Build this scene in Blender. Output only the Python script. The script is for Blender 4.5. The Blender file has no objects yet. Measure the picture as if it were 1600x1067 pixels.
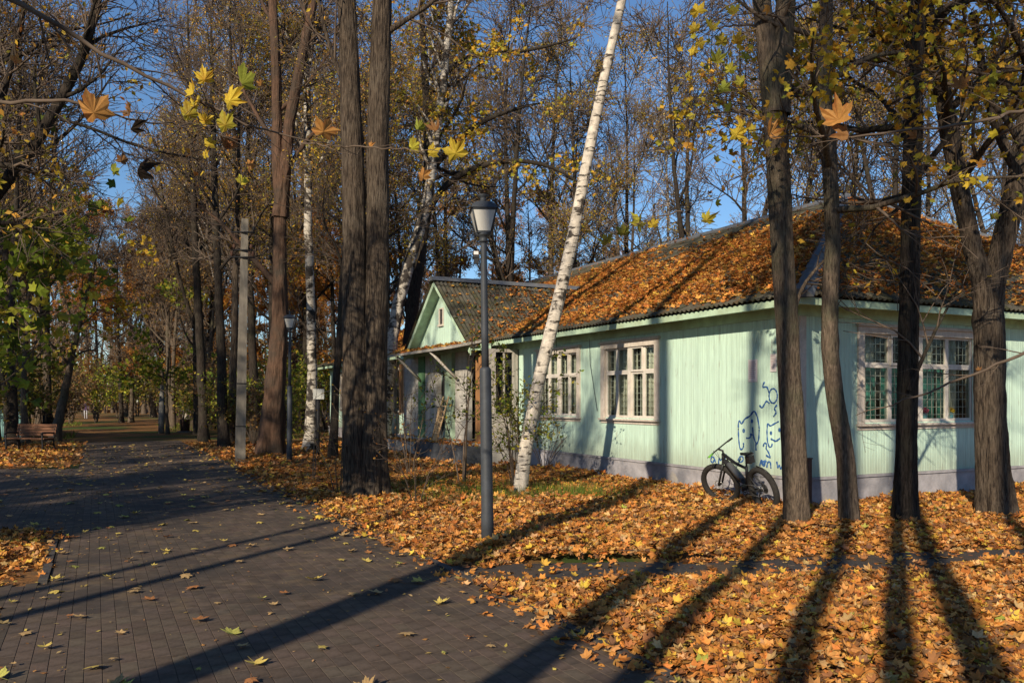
import bpy, bmesh, math, random
import numpy as np
from mathutils import Vector, Matrix

random.seed(7)
rng = np.random.default_rng(11)
S = bpy.context.scene
COL = S.collection
R = math.radians
PI = math.pi

# ------------------------------------------------------------------ camera, world, sun, exposure
CAM_H, F, HOR = 1.75, 1300.0, 625.0
cd = bpy.data.cameras.new('camera'); cam = bpy.data.objects.new('camera', cd); COL.objects.link(cam)
cam.location = (0, 0, CAM_H); cam.rotation_euler = (R(90), 0, 0)
cd.sensor_width = 36; cd.lens = 36 * F / 1600; cd.shift_y = (HOR - 533.5) / 1600
cd.clip_start = 0.05; cd.clip_end = 2000
S.camera = cam

SUN_EL = R(24.5)
LH = Vector((.413, .911, 0)).normalized()
LDIR = Vector((LH.x * math.cos(SUN_EL), LH.y * math.cos(SUN_EL), -math.sin(SUN_EL)))
w = bpy.data.worlds.new('World'); S.world = w; w.use_nodes = True
nt = w.node_tree; bg = nt.nodes['Background']
sk = nt.nodes.new('ShaderNodeTexSky'); sk.sky_type = 'NISHITA'; sk.sun_disc = False
sk.sun_elevation = SUN_EL; sk.sun_rotation = math.atan2(-LH.x, -LH.y)
sk.air_density = 1.15; sk.dust_density = 0.0; sk.ozone_density = 6.5
nt.links.new(sk.outputs[0], bg.inputs[0]); bg.inputs[1].default_value = 0.105
sd = bpy.data.lights.new('sun', 'SUN'); sd.energy = 5.0; sd.angle = R(0.5); sd.color = (1, .86, .66)
so = bpy.data.objects.new('sun', sd); COL.objects.link(so)
so.rotation_euler = LDIR.to_track_quat('-Z', 'Y').to_euler(); so.location = (-10, -20, 30)
S.view_settings.view_transform = 'Standard'; S.view_settings.look = 'None'
S.view_settings.exposure = 0.27; S.view_settings.gamma = 1; S.view_settings.use_curve_mapping = False
S.cycles.max_bounces = 6; S.cycles.diffuse_bounces = 3; S.cycles.glossy_bounces = 3
S.cycles.transmission_bounces = 4; S.cycles.transparent_max_bounces = 10

# ------------------------------------------------------------------ helpers
def at(px, py, d):
    "a point of the place at depth d"
    return np.array([(px - 800) / F * d, d, CAM_H - (py - HOR) / F * d])

def gd(py): return CAM_H * F / (py - HOR)          # depth of a ground point

def gp(px, py):
    p = at(px, py, gd(py)); p[2] = 0; return p

def tag(o, label=None, cat=None, group=None, kind=None):
    if label: o['label'] = label
    if cat: o['category'] = cat
    if group: o['group'] = group
    if kind: o['kind'] = kind
    return o

def empty(name, loc=(0, 0, 0), rz=0.0, label=None, cat=None, group=None):
    o = bpy.data.objects.new(name, None); COL.objects.link(o)
    o.location = tuple(loc); o.rotation_euler = (0, 0, rz); o.empty_display_size = .2
    return tag(o, label, cat, group)

def link(name, me, parent=None, mats=None):
    o = bpy.data.objects.new(name, me); COL.objects.link(o)
    if parent is not None: o.parent = parent
    if mats is not None:
        for m in (mats if isinstance(mats, (list, tuple)) else [mats]): me.materials.append(m)
    return o

def mesh_np(name, V, faces, n, smooth=False, color=None):
    "V (k,3); faces (m,n) ints"
    V = np.asarray(V, dtype=np.float32).reshape(-1, 3); faces = np.asarray(faces, dtype=np.int32).reshape(-1, n)
    me = bpy.data.meshes.new(name)
    me.vertices.add(len(V)); me.vertices.foreach_set('co', V.ravel())
    me.loops.add(faces.size); me.loops.foreach_set('vertex_index', faces.ravel())
    me.polygons.add(len(faces))
    me.polygons.foreach_set('loop_start', np.arange(0, faces.size, n, dtype=np.int32))
    me.polygons.foreach_set('loop_total', np.full(len(faces), n, dtype=np.int32))
    if smooth: me.polygons.foreach_set('use_smooth', np.ones(len(faces), dtype=bool))
    else: me.shade_flat()
    me.update(calc_edges=True)
    if color is not None:
        a = me.color_attributes.new('tint', 'FLOAT_COLOR', 'POINT')
        c = np.ones((len(V), 4), dtype=np.float32); c[:, :3] = color
        a.data.foreach_set('color', c.ravel())
    me.validate()
    return me

class MB:
    "collects shapes that become one mesh"
    def __init__(s): s.v = []; s.f = []; s.sm = []
    def add(s, V, Fc, smooth=False):
        b = len(s.v); s.v += [tuple(map(float, p)) for p in V]
        s.f += [tuple(b + i for i in f) for f in Fc]; s.sm += [smooth] * len(Fc)
    def box(s, a, b, M=None, taper=None):
        x0, y0, z0 = a; x1, y1, z1 = b
        V = [(x0, y0, z0), (x1, y0, z0), (x1, y1, z0), (x0, y1, z0), (x0, y0, z1), (x1, y0, z1), (x1, y1, z1), (x0, y1, z1)]
        if M is not None: V = [M(*p) if callable(M) else tuple(M @ Vector(p)) for p in V]
        s.add(V, [(0, 3, 2, 1), (4, 5, 6, 7), (0, 1, 5, 4), (1, 2, 6, 5), (2, 3, 7, 6), (3, 0, 4, 7)])
    def tube(s, pts, rad, n=8, caps=True):
        pts = np.asarray(pts, float); N = len(pts); rad = np.broadcast_to(np.asarray(rad, float), (N,))
        V = tube_rings(pts[None], rad[None], n)[0].reshape(-1, 3)
        Fc = []
        for i in range(N - 1):
            for j in range(n):
                a = i * n + j; b = i * n + (j + 1) % n
                Fc.append((a, b, b + n, a + n))
        s.add(V, Fc, True)
        if caps:
            b = len(s.v) - N * n
            s.f += [tuple(b + j for j in range(n))[::-1], tuple(b + (N - 1) * n + j for j in range(n))]; s.sm += [False, False]
    def lathe(s, prof, n=16, c=(0, 0, 0), ang0=0.0, smooth=True):
        V = []; Fc = []
        for r, z in prof:
            for j in range(n):
                a = ang0 + 2 * PI * j / n
                V.append((c[0] + r * math.cos(a), c[1] + r * math.sin(a), c[2] + z))
        for i in range(len(prof) - 1):
            for j in range(n):
                a = i * n + j; b = i * n + (j + 1) % n
                Fc.append((a, b, b + n, a + n))
        Fc.append(tuple(range(n))[::-1]); Fc.append(tuple((len(prof) - 1) * n + j for j in range(n)))
        s.add(V, Fc, smooth)
    def torus(s, c, R0, r, axis='y', n=28, m=8):
        V = []; Fc = []
        for i in range(n):
            a = 2 * PI * i / n
            for j in range(m):
                b = 2 * PI * j / m; q = R0 + r * math.cos(b); h = r * math.sin(b)
                p = (q * math.cos(a), h, q * math.sin(a)) if axis == 'y' else (q * math.cos(a), q * math.sin(a), h)
                V.append((c[0] + p[0], c[1] + p[1], c[2] + p[2]))
        for i in range(n):
            for j in range(m):
                Fc.append((i * m + j, ((i + 1) % n) * m + j, ((i + 1) % n) * m + (j + 1) % m, i * m + (j + 1) % m))
        s.add(V, Fc, True)
    def build(s, name, m, parent=None, M=None):
        me = bpy.data.meshes.new(name); V = s.v
        if M is not None: V = [tuple(M @ Vector(p)) for p in V]
        me.from_pydata(V, [], s.f); me.polygons.foreach_set('use_smooth', s.sm); me.update()
        return link(name, me, parent, m)

def tube_rings(P, Rr, n):
    "P (M,N,3), Rr (M,N) -> (M,N,n,3)"
    T = np.gradient(P, axis=1); T /= np.linalg.norm(T, axis=2, keepdims=True) + 1e-9
    t0 = T[:, P.shape[1] // 2]
    ref = np.where(np.abs(t0[:, 2:3]) > .8, np.array([[1., 0, 0]]), np.array([[0, 0, 1.]]))[:, None, :]
    nn = ref - (ref * T).sum(2, keepdims=True) * T; nn /= np.linalg.norm(nn, axis=2, keepdims=True) + 1e-9
    bb = np.cross(T, nn)
    a = np.arange(n) * 2 * PI / n
    return P[:, :, None, :] + Rr[:, :, None, None] * (np.cos(a)[None, None, :, None] * nn[:, :, None, :] + np.sin(a)[None, None, :, None] * bb[:, :, None, :])

def tubes_arrays(P, Rr, n, off=0, flute=None):
    M, N = P.shape[:2]
    V = tube_rings(P, Rr, n)
    if flute is not None:
        V = flute(V, P, Rr)
    idx = np.arange(M * N * n).reshape(M, N, n) + off
    a = idx[:, :-1, :]; b = np.roll(idx, -1, 2)[:, :-1, :]; c = np.roll(idx, -1, 2)[:, 1:, :]; d = idx[:, 1:, :]
    return V.reshape(-1, 3), np.stack([a, b, c, d], -1).reshape(-1, 4)

def join_tubes(name, lots, flute=None):
    Vs, Fs, off = [], [], 0
    for k, (P, Rr, n) in enumerate(lots):
        V, Fc = tubes_arrays(P, Rr, n, off, flute if k == 0 else None)
        Vs.append(V); Fs.append(Fc); off += len(V)
    return mesh_np(name, np.concatenate(Vs), np.concatenate(Fs), 4, True)

def resample(pts, rad, N):
    pts = np.asarray(pts, float); rad = np.asarray(rad, float)
    seg = np.r_[0, np.cumsum(np.linalg.norm(np.diff(pts, axis=0), axis=1))]
    t = np.linspace(0, seg[-1], N)
    P = np.stack([np.interp(t, seg, pts[:, i]) for i in range(3)], 1)
    for _ in range(2): P[1:-1] = .5 * P[1:-1] + .25 * (P[:-2] + P[2:])
    return P, np.interp(t, seg, rad)

# ------------------------------------------------------------------ materials
def mat(name, col, rough=.85, var=.25, scale=6., stretch=(1, 1, 1), bump=0., bscale=None, bdist=.02, attr=None, spec=.15,
        col2=None, th2=.55, sc2=2., w2=.12, col3=None, th3=.6, sc3=1., st3=(1, 1, 1), w3=.05, metal=0., transl=0., splash=None):
    m = bpy.data.materials.new(name); m.use_nodes = True; n = m.node_tree.nodes; l = m.node_tree.links
    bs = n['Principled BSDF']; bs.inputs['Roughness'].default_value = rough
    bs.inputs['Specular IOR Level'].default_value = spec; bs.inputs['Metallic'].default_value = metal
    tc = n.new('ShaderNodeTexCoord'); mp = n.new('ShaderNodeMapping'); mp.inputs['Scale'].default_value = stretch
    l.new(tc.outputs['Object'], mp.inputs['Vector'])
    def noise(sc, vec, det=5):
        x = n.new('ShaderNodeTexNoise'); x.inputs['Scale'].default_value = sc; x.inputs['Detail'].default_value = det
        x.inputs['Roughness'].default_value = .6; l.new(vec, x.inputs['Vector']); return x
    def mix(fac, a, b, mode='MIX'):
        x = n.new('ShaderNodeMix'); x.data_type = 'RGBA'; x.blend_type = mode
        if hasattr(fac, 'links'): l.new(fac, x.inputs[0])
        else: x.inputs[0].default_value = fac
        for k, q in ((6, a), (7, b)):
            if hasattr(q, 'links'): l.new(q, x.inputs[k])
            else: x.inputs[k].default_value = (*q, 1)
        return x.outputs[2]
    def ramp(src, lo, hi, c0=0., c1=1.):
        x = n.new('ShaderNodeMapRange'); x.inputs[1].default_value = lo; x.inputs[2].default_value = hi
        x.inputs[3].default_value = c0; x.inputs[4].default_value = c1; l.new(src, x.inputs[0]); return x.outputs[0]
    nz = noise(scale, mp.outputs[0])
    if attr:
        at_ = n.new('ShaderNodeAttribute'); at_.attribute_name = attr; base = at_.outputs['Color']
        if col is not None: base = mix(1., base, col, 'MULTIPLY')
    else: base = col
    f = ramp(nz.outputs[0], .3, .7, 1 - var, 1 + var)
    cx = n.new('ShaderNodeCombineXYZ')
    for k in range(3): l.new(f, cx.inputs[k])
    c = mix(1., base, cx.outputs[0], 'MULTIPLY')
    if col2 is not None:
        n2 = noise(sc2, tc.outputs['Object']); c = mix(ramp(n2.outputs[0], th2 - w2, th2 + w2), c, col2)
    if col3 is not None:
        m3 = n.new('ShaderNodeMapping'); m3.inputs['Scale'].default_value = st3; l.new(tc.outputs['Object'], m3.inputs['Vector'])
        n3 = noise(sc3, m3.outputs[0]); c = mix(ramp(n3.outputs[0], th3 - w3, th3 + w3), c, col3)
    if splash:
        sx = n.new('ShaderNodeSeparateXYZ'); l.new(tc.outputs['Object'], sx.inputs[0])
        ns = noise(5., mp.outputs[0]); ad = n.new('ShaderNodeMath'); ad.operation = 'MULTIPLY_ADD'; ad.inputs[1].default_value = .7
        l.new(ns.outputs[0], ad.inputs[0]); l.new(sx.outputs[2], ad.inputs[2])
        c = mix(ramp(ad.outputs[0], splash[0] + .35, splash[1] + .35, .75, 0.), c, splash[2])
    l.new(c, bs.inputs['Base Color'])
    if bump:
        nb = noise(bscale or scale * 2, mp.outputs[0], 6); b = n.new('ShaderNodeBump'); b.inputs['Strength'].default_value = bump
        b.inputs['Distance'].default_value = bdist; l.new(nb.outputs[0], b.inputs['Height']); l.new(b.outputs[0], bs.inputs['Normal'])
    if transl:
        tr = n.new('ShaderNodeBsdfTranslucent'); l.new(c, tr.inputs[0]); mx = n.new('ShaderNodeMixShader')
        mx.inputs[0].default_value = transl; l.new(bs.outputs[0], mx.inputs[1]); l.new(tr.outputs[0], mx.inputs[2])
        l.new(mx.outputs[0], n['Material Output'].inputs['Surface'])
    return m

M = {}
M['soil'] = mat('soil', (.15, .085, .038), var=.5, scale=3.5, bump=.6, bscale=30, col2=(.27, .125, .04), th2=.5, sc2=9., col3=(.055, .085, .02), th3=.56, sc3=.16, w3=.04)
M['paver'] = mat('paver', (.104, .08, .062), var=.35, scale=9, bump=.3, bscale=120, bdist=.004, attr='tint', rough=.92, col2=(.06, .05, .043), sc2=.9, col3=(.125, .092, .062), th3=.6, sc3=2.6)
M['bed'] = mat('bed', (.038, .03, .024), var=.4, scale=20)
M['kerb'] = mat('kerb', (.078, .07, .064), var=.3, scale=9, bump=.3, bscale=60)
M['asphalt'] = mat('asphalt', (.06, .056, .054), var=.4, scale=40, bump=.4, bscale=200, bdist=.005, col2=(.1, .07, .045), sc2=1.5)
M['litter'] = mat('litter', None, attr='tint', var=.25, scale=14, rough=.75, spec=.12, transl=.12)
M['leaf'] = mat('leaf', None, attr='tint', var=.2, scale=12, rough=.6, spec=.2, transl=.45)
M['bark'] = mat('bark', (.092, .069, .05), var=.55, scale=14, stretch=(2.4, 2.4, .3), bump=1., bscale=24, bdist=.05, col3=(.03, .022, .017), th3=.54, sc3=26, st3=(1.6, 1.6, .16), w3=.07, col2=(.125, .10, .075), th2=.56, sc2=1.6)
M['bark_grey'] = mat('bark_grey', (.125, .094, .068), var=.5, scale=20, stretch=(2, 2, .4), bump=1., bscale=36, bdist=.03, col2=(.08, .082, .048), th2=.6, sc2=1.3, col3=(.045, .034, .026), th3=.57, sc3=34, st3=(1.5, 1.5, .2), w3=.07)
M['bark_dark'] = mat('bark_dark', (.044, .034, .027), var=.55, scale=16, stretch=(2, 2, .35), bump=1., bscale=28, bdist=.04, col3=(.018, .014, .011), th3=.55, sc3=28, st3=(1.6, 1.6, .18), w3=.07, col2=(.055, .05, .034), th2=.58, sc2=2)
M['bark_red'] = mat('bark_red', (.10, .058, .038), var=.5, scale=7, stretch=(2.2, 2.2, .4), bump=1., bscale=13, bdist=.04, col2=(.055, .043, .033), th2=.55, sc2=1.5)
M['twig'] = mat('twig', (.115, .085, .063), var=.35, scale=5)
M['twig_pale'] = mat('twig_pale', (.17, .13, .10), var=.35, scale=5)
M['birch'] = mat('birch', (.53, .475, .40), var=.3, scale=10, bump=.5, bscale=14, bdist=.015, rough=.75, col2=(.05, .042, .036), th2=.60, sc2=3.2, w2=.03,
                 col3=(.06, .05, .042), th3=.585, sc3=3.0, st3=(1.6, 1.6, 6.5), w3=.035)
M['birch_old'] = mat('birch_old', (.42, .38, .32), var=.3, scale=8, bump=.6, bscale=12, bdist=.02, rough=.8, col2=(.035, .03, .026), th2=.52, sc2=2.6, w2=.04, col3=(.05, .042, .036), th3=.56, sc3=2.6, st3=(1.6, 1.6, 5), w3=.04)
M['mint'] = mat('mint', (.50, .67, .555), attr='tint', var=.13, scale=3, stretch=(6, 6, .6), rough=.75, bump=.2, bscale=25, bdist=.004, col2=(.48, .63, .53), th2=.6, sc2=.8,
                col3=(.34, .38, .31), th3=.655, sc3=3.2, st3=(4, 4, .5), w3=.035, splash=(.42, .95, (.30, .33, .25)))
M['pole_concrete'] = mat('pole_concrete', (.21, .185, .15), var=.3, scale=6, bump=.4, bscale=40, stretch=(2, 2, .4), col2=(.13, .115, .095), th2=.56, sc2=1.2)
M['mint_trim'] = mat('mint_trim', (.44, .59, .43), var=.2, scale=5, rough=.75, col2=(.33, .40, .26), th2=.58, sc2=1.4, bump=.2)
M['teal'] = mat('teal', (.17, .32, .30), var=.25, scale=4, stretch=(4, 4, .5), rough=.8, attr='tint', col2=(.30, .42, .38), th2=.58, sc2=2)
M['green_paint'] = mat('green_paint', (.12, .24, .125), var=.2, scale=5)
M['plinth'] = mat('plinth', (.34, .325, .34), var=.22, scale=4, bump=.4, bscale=18, col2=(.18, .18, .20), th2=.56, sc2=1.6, col3=(.34, .31, .27), th3=.66, sc3=3)
M['concrete'] = mat('concrete', (.23, .225, .215), var=.25, scale=6, bump=.3, bscale=40, col2=(.15, .15, .14), th2=.58, sc2=1.2)
M['concrete_dark'] = mat('concrete_dark', (.075, .08, .09), var=.35, scale=5, bump=.4, bscale=25, col2=(.15, .145, .15), th2=.6, sc2=1.6)
M['plaster'] = mat('plaster', (.42, .40, .36), var=.22, scale=4, col2=(.28, .25, .21), th2=.6, sc2=1.5, bump=.25)
M['trim'] = mat('trim', (.57, .505, .435), var=.16, scale=7, stretch=(3, 3, 1), rough=.75, bump=.3, bscale=30, bdist=.004, col2=(.40, .33, .28), th2=.62, sc2=3)
M['sash'] = mat('sash', (.64, .59, .52), var=.15, scale=8, rough=.7, col2=(.45, .38, .32), th2=.64, sc2=4, bump=.2)
M['slate'] = mat('slate', (.085, .078, .064), var=.35, scale=5, rough=.95, bump=.3, bscale=30, col2=(.05, .052, .028), th2=.5, sc2=1.4, col3=(.085, .055, .03), th3=.58, sc3=3.)
M['ridge'] = mat('ridge', (.12, .125, .13), var=.25, scale=5, rough=.8, col2=(.11, .12, .14), th2=.58, sc2=2)
M['wood'] = mat('wood', (.36, .18, .075), var=.3, scale=5, stretch=(3, 3, .5), col2=(.22, .11, .05), th2=.6, sc2=2)
M['wood_pale'] = mat('wood_pale', (.52, .36, .2), var=.25, scale=6)
M['wood_grey'] = mat('wood_grey', (.36, .33, .29), var=.25, scale=6, stretch=(3, 3, 1))
M['interior'] = mat('interior', (.30, .28, .23), var=.1, scale=2)
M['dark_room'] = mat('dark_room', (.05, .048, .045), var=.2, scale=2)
M['curtain'] = mat('curtain', (.60, .58, .47), var=.15, scale=3, stretch=(5, 5, .5), rough=.9)
M['curtain_teal'] = mat('curtain_teal', (.06, .27, .22), var=.2, scale=3, stretch=(1, 1, 6), rough=.9)
M['white_metal'] = mat('white_metal', (.5, .5, .46), var=.1, scale=5, rough=.5)
M['lamp_metal'] = mat('lamp_metal', (.05, .056, .066), var=.22, scale=7, rough=.55, spec=.3, col2=(.045, .05, .055), th2=.6, sc2=4)
M['opal'] = mat('opal', (.78, .76, .70), var=.05, scale=5, rough=.35, transl=.35)
M['black'] = mat('black', (.018, .018, .019), var=.3, scale=20, rough=.5, spec=.4)
M['rubber'] = mat('rubber', (.03, .028, .026), var=.3, scale=40, rough=.85)
M['bike_grey'] = mat('bike_grey', (.10, .105, .11), var=.1, scale=10, rough=.35, spec=.5)
M['steel'] = mat('steel', (.45, .45, .45), var=.1, scale=10, rough=.35, metal=.8)
M['lime'] = mat('lime', (.16, .42, .06), var=.1, scale=10, rough=.5)
M['blue_paint'] = mat('blue_paint', (.035, .11, .30), var=.3, scale=15, rough=.7)
M['paper'] = mat('paper', (.68, .62, .60), var=.05, scale=5)
M['print'] = mat('print', (.42, .30, .30), var=.2, scale=30)
M['rust'] = mat('rust', (.10, .055, .04), var=.3, scale=10)
M['slat'] = mat('slat', (.15, .072, .04), var=.3, scale=4, stretch=(1, 6, 6), rough=.6)
M['iron'] = mat('iron', (.02, .02, .022), var=.2, scale=10, rough=.5)
M['pink'] = mat('pink', (.75, .16, .28), var=.3, scale=20)
M['yellow_fl'] = mat('yellow_fl', (.62, .40, .05), var=.3, scale=20)
M['clay'] = mat('clay', (.16, .36, .42), var=.2, scale=10)
M['grass'] = mat('grass', None, attr='tint', var=.2, scale=5, transl=.3)

def glass_mat():
    m = bpy.data.materials.new('glass'); m.use_nodes = True; n = m.node_tree.nodes; l = m.node_tree.links
    n.remove(n['Principled BSDF'])
    t = n.new('ShaderNodeBsdfTransparent'); t.inputs[0].default_value = (.86, .89, .87, 1)
    g = n.new('ShaderNodeBsdfGlossy'); g.inputs['Roughness'].default_value = .03
    lw = n.new('ShaderNodeLayerWeight'); lw.inputs[0].default_value = .5
    pw = n.new('ShaderNodeMath'); pw.operation = 'POWER'; pw.inputs[1].default_value = 5; l.new(lw.outputs['Facing'], pw.inputs[0])
    fr = n.new('ShaderNodeMapRange'); fr.inputs[3].default_value = .03; fr.inputs[4].default_value = .9; l.new(pw.outputs[0], fr.inputs[0])
    x = n.new('ShaderNodeMixShader'); l.new(fr.outputs[0], x.inputs[0]); l.new(t.outputs[0], x.inputs[1]); l.new(g.outputs[0], x.inputs[2])
    l.new(x.outputs[0], n['Material Output'].inputs['Surface']); return m
M['glass'] = glass_mat()

def cloth_person():
    m = bpy.data.materials.new('clothing'); m.use_nodes = True; n = m.node_tree.nodes; l = m.node_tree.links
    tc = n.new('ShaderNodeTexCoord'); sp = n.new('ShaderNodeSeparateXYZ'); l.new(tc.outputs['Object'], sp.inputs[0])
    cr = n.new('ShaderNodeValToRGB'); cr.color_ramp.interpolation = 'CONSTANT'; e = cr.color_ramp.elements
    e[0].position = 0; e[0].color = (.02, .02, .02, 1); e[1].position = .05; e[1].color = (.45, .45, .48, 1)
    for p, c in ((.47, (.07, .04, .09)), (.835, (.42, .26, .19)), (.925, (.04, .025, .02))):
        q = e.new(p); q.color = (*c, 1)
    dv = n.new('ShaderNodeMath'); dv.operation = 'DIVIDE'; dv.inputs[1].default_value = 1.72
    l.new(sp.outputs[2], dv.inputs[0]); l.new(dv.outputs[0], cr.inputs[0]); l.new(cr.outputs[0], n['Principled BSDF'].inputs['Base Color'])
    n['Principled BSDF'].inputs['Roughness'].default_value = .9
    return m
M['clothing'] = cloth_person()

# ------------------------------------------------------------------ leaves
def leaf_template(pol, c=(0, -.08)):
    V = [(0, 0, 0)]
    for a, r in pol:
        x = r * math.sin(R(a)); y = r * math.cos(R(a))
        V.append((x, y, 1.0 * (x * x + y * y) + .25 * abs(x)))
    n = len(pol)
    return np.array(V), np.array([(0, 1 + (i + 1) % n, 1 + i) for i in range(n)])

def sym(half):
    h = [(a, r) for a, r in half]; return h + [(-a, r) for a, r in reversed(half) if 0 < a < 180]
MAPLE = leaf_template(sym([(0, .57), (9, .44), (17, .45), (26, .30), (38, .42), (47, .44), (55, .58), (64, .43), (73, .41), (88, .29), (102, .36), (114, .45), (126, .31), (150, .26), (172, .14)]))
MAPLE_S = leaf_template(sym([(0, .55), (13, .43), (28, .33), (42, .43), (55, .53), (87, .31), (115, .43), (150, .24)]))
BIRCHL = (np.array([(0, -.5, 0), (.33, -.05, .08), (0, .5, 0), (-.33, -.05, .08)]), np.array([(0, 1, 2), (0, 2, 3)]))

PAL = dict(
    litter=[((.52, .215, .05), 6), ((.52, .255, .075), 5), ((.43, .16, .04), 4), ((.60, .38, .06), 2.2), ((.31, .135, .05), 3.2), ((.54, .33, .14), 2.6), ((.17, .085, .042), 2.8), ((.3, .3, .06), .1)],
    roof=[((.52, .20, .045), 5), ((.55, .28, .07), 4), ((.40, .14, .035), 3), ((.60, .36, .06), 1), ((.25, .10, .035), 1.5)],
    path=[((.42, .28, .09), 4), ((.46, .31, .14), 3), ((.36, .18, .06), 2), ((.50, .38, .09), 1.5), ((.25, .13, .06), 2)],
    yellow=[((.62, .43, .04), 5), ((.66, .37, .045), 3), ((.46, .41, .05), 3), ((.48, .24, .04), 1.5), ((.24, .24, .04), 1)],
    gold=[((.62, .41, .05), 5), ((.64, .34, .06), 4), ((.46, .38, .06), 3), ((.42, .17, .04), 1.5)],
    orange=[((.56, .25, .05), 5), ((.52, .20, .045), 3), ((.56, .33, .06), 3), ((.36, .16, .05), 1.5)],
    green=[((.22, .28, .035), 4), ((.38, .39, .045), 3), ((.52, .42, .05), 3), ((.10, .14, .025), 3)],
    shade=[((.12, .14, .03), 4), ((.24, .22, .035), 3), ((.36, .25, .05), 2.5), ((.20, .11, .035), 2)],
    brown=[((.34, .20, .08), 4), ((.42, .25, .09), 3), ((.20, .12, .07), 3), ((.38, .22, .07), 1.5)],
    grass=[((.10, .16, .025), 4), ((.17, .20, .03), 2), ((.2, .17, .05), 1)])

def pick(pal, k):
    c = np.array([p[0] for p in PAL[pal]]); wt = np.array([p[1] for p in PAL[pal]], float)
    out = c[rng.choice(len(c), k, p=wt / wt.sum())]
    return np.clip(out * rng.uniform(.72, 1.28, (k, 1)) * rng.uniform(.92, 1.08, (k, 3)), 0, .9)

def leaves_mesh(name, pos, size, tpl, pal, tilt=None, curl=(.2, 1.0)):
    "tilt: sigma in radians off the horizontal (None: any way up)"
    V0, T0 = tpl; K = len(pos)
    if tilt is None:
        nrm = rng.normal(size=(K, 3)); nrm[:, 2] = np.abs(nrm[:, 2]) * 1.2
    else:
        nrm = np.concatenate([rng.normal(0, tilt, (K, 2)), np.ones((K, 1))], 1)
    nrm /= np.linalg.norm(nrm, axis=1, keepdims=True)
    a = rng.normal(size=(K, 3)); u = np.cross(nrm, a); u /= np.linalg.norm(u, axis=1, keepdims=True) + 1e-9
    v = np.cross(nrm, u)
    cz = rng.uniform(*curl, K) * np.where(rng.random(K) < .5, 1, -1)
    sx = rng.uniform(.7, 1.0, K)
    L = V0[None] * np.asarray(size).reshape(-1, 1, 1)
    W = pos[:, None, :] + L[:, :, 0:1] * sx[:, None, None] * u[:, None, :] + L[:, :, 1:2] * v[:, None, :] + L[:, :, 2:3] * cz[:, None, None] * nrm[:, None, :]
    Fc = (T0[None] + (np.arange(K) * len(V0))[:, None, None]).reshape(-1, 3)
    return mesh_np(name, W.reshape(-1, 3), Fc, 3, False, np.repeat(pick(pal, K), len(V0), axis=0))

# ------------------------------------------------------------------ trees
def grow(P, Rr, k, u0, u1, ang, L, n, up, wig, rs=.6, cap=9., taper=.5, rmin=.004):
    Mn, N = P.shape[:2]
    if Mn == 0 or k == 0: return np.zeros((0, n, 3)), np.zeros((0, n))
    u = u0 + (u1 - u0) * ((np.arange(k)[None] + rng.random((Mn, k))) / k)
    f = u * (N - 1); i = np.clip(f.astype(int), 0, N - 2); a = f - i
    m = np.arange(Mn)[:, None]
    pos = P[m, i] * (1 - a[..., None]) + P[m, i + 1] * a[..., None]
    T = P[m, i + 1] - P[m, i]; T /= np.linalg.norm(T, axis=2, keepdims=True) + 1e-9
    rad = Rr[m, i] * (1 - a) + Rr[m, i + 1] * a
    q = np.cross(T, rng.normal(size=T.shape)); q /= np.linalg.norm(q, axis=2, keepdims=True) + 1e-9
    an = rng.uniform(R(ang[0]), R(ang[1]), u.shape)[..., None]
    D = (np.cos(an) * T + np.sin(an) * q).reshape(-1, 3)
    ln = (L * (1 - taper * (u - u0) / (u1 - u0 + 1e-6)) * rng.uniform(.55, 1.2, u.shape)).reshape(-1, 1)
    out = np.zeros((Mn * k, n, 3)); out[:, 0] = pos.reshape(-1, 3)
    for j in range(1, n):
        D = D + wig * rng.normal(size=D.shape); D[:, 2] += up / n
        D /= np.linalg.norm(D, axis=1, keepdims=True)
        out[:, j] = out[:, j - 1] + D * ln / (n - 1)
    r0 = np.minimum(rad.reshape(-1) * rs, cap)
    return out, np.maximum(r0[:, None] * np.linspace(1, .22, n)[None], rmin)

def along(P, k):
    Mn, N = P.shape[:2]
    if Mn == 0: return np.zeros((0, 3))
    u = rng.uniform(.15, 1, (Mn, k)) * (N - 1); i = np.clip(u.astype(int), 0, N - 2); a = (u - i)[..., None]
    m = np.arange(Mn)[:, None]
    return (P[m, i] * (1 - a) + P[m, i + 1] * a).reshape(-1, 3)

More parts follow.
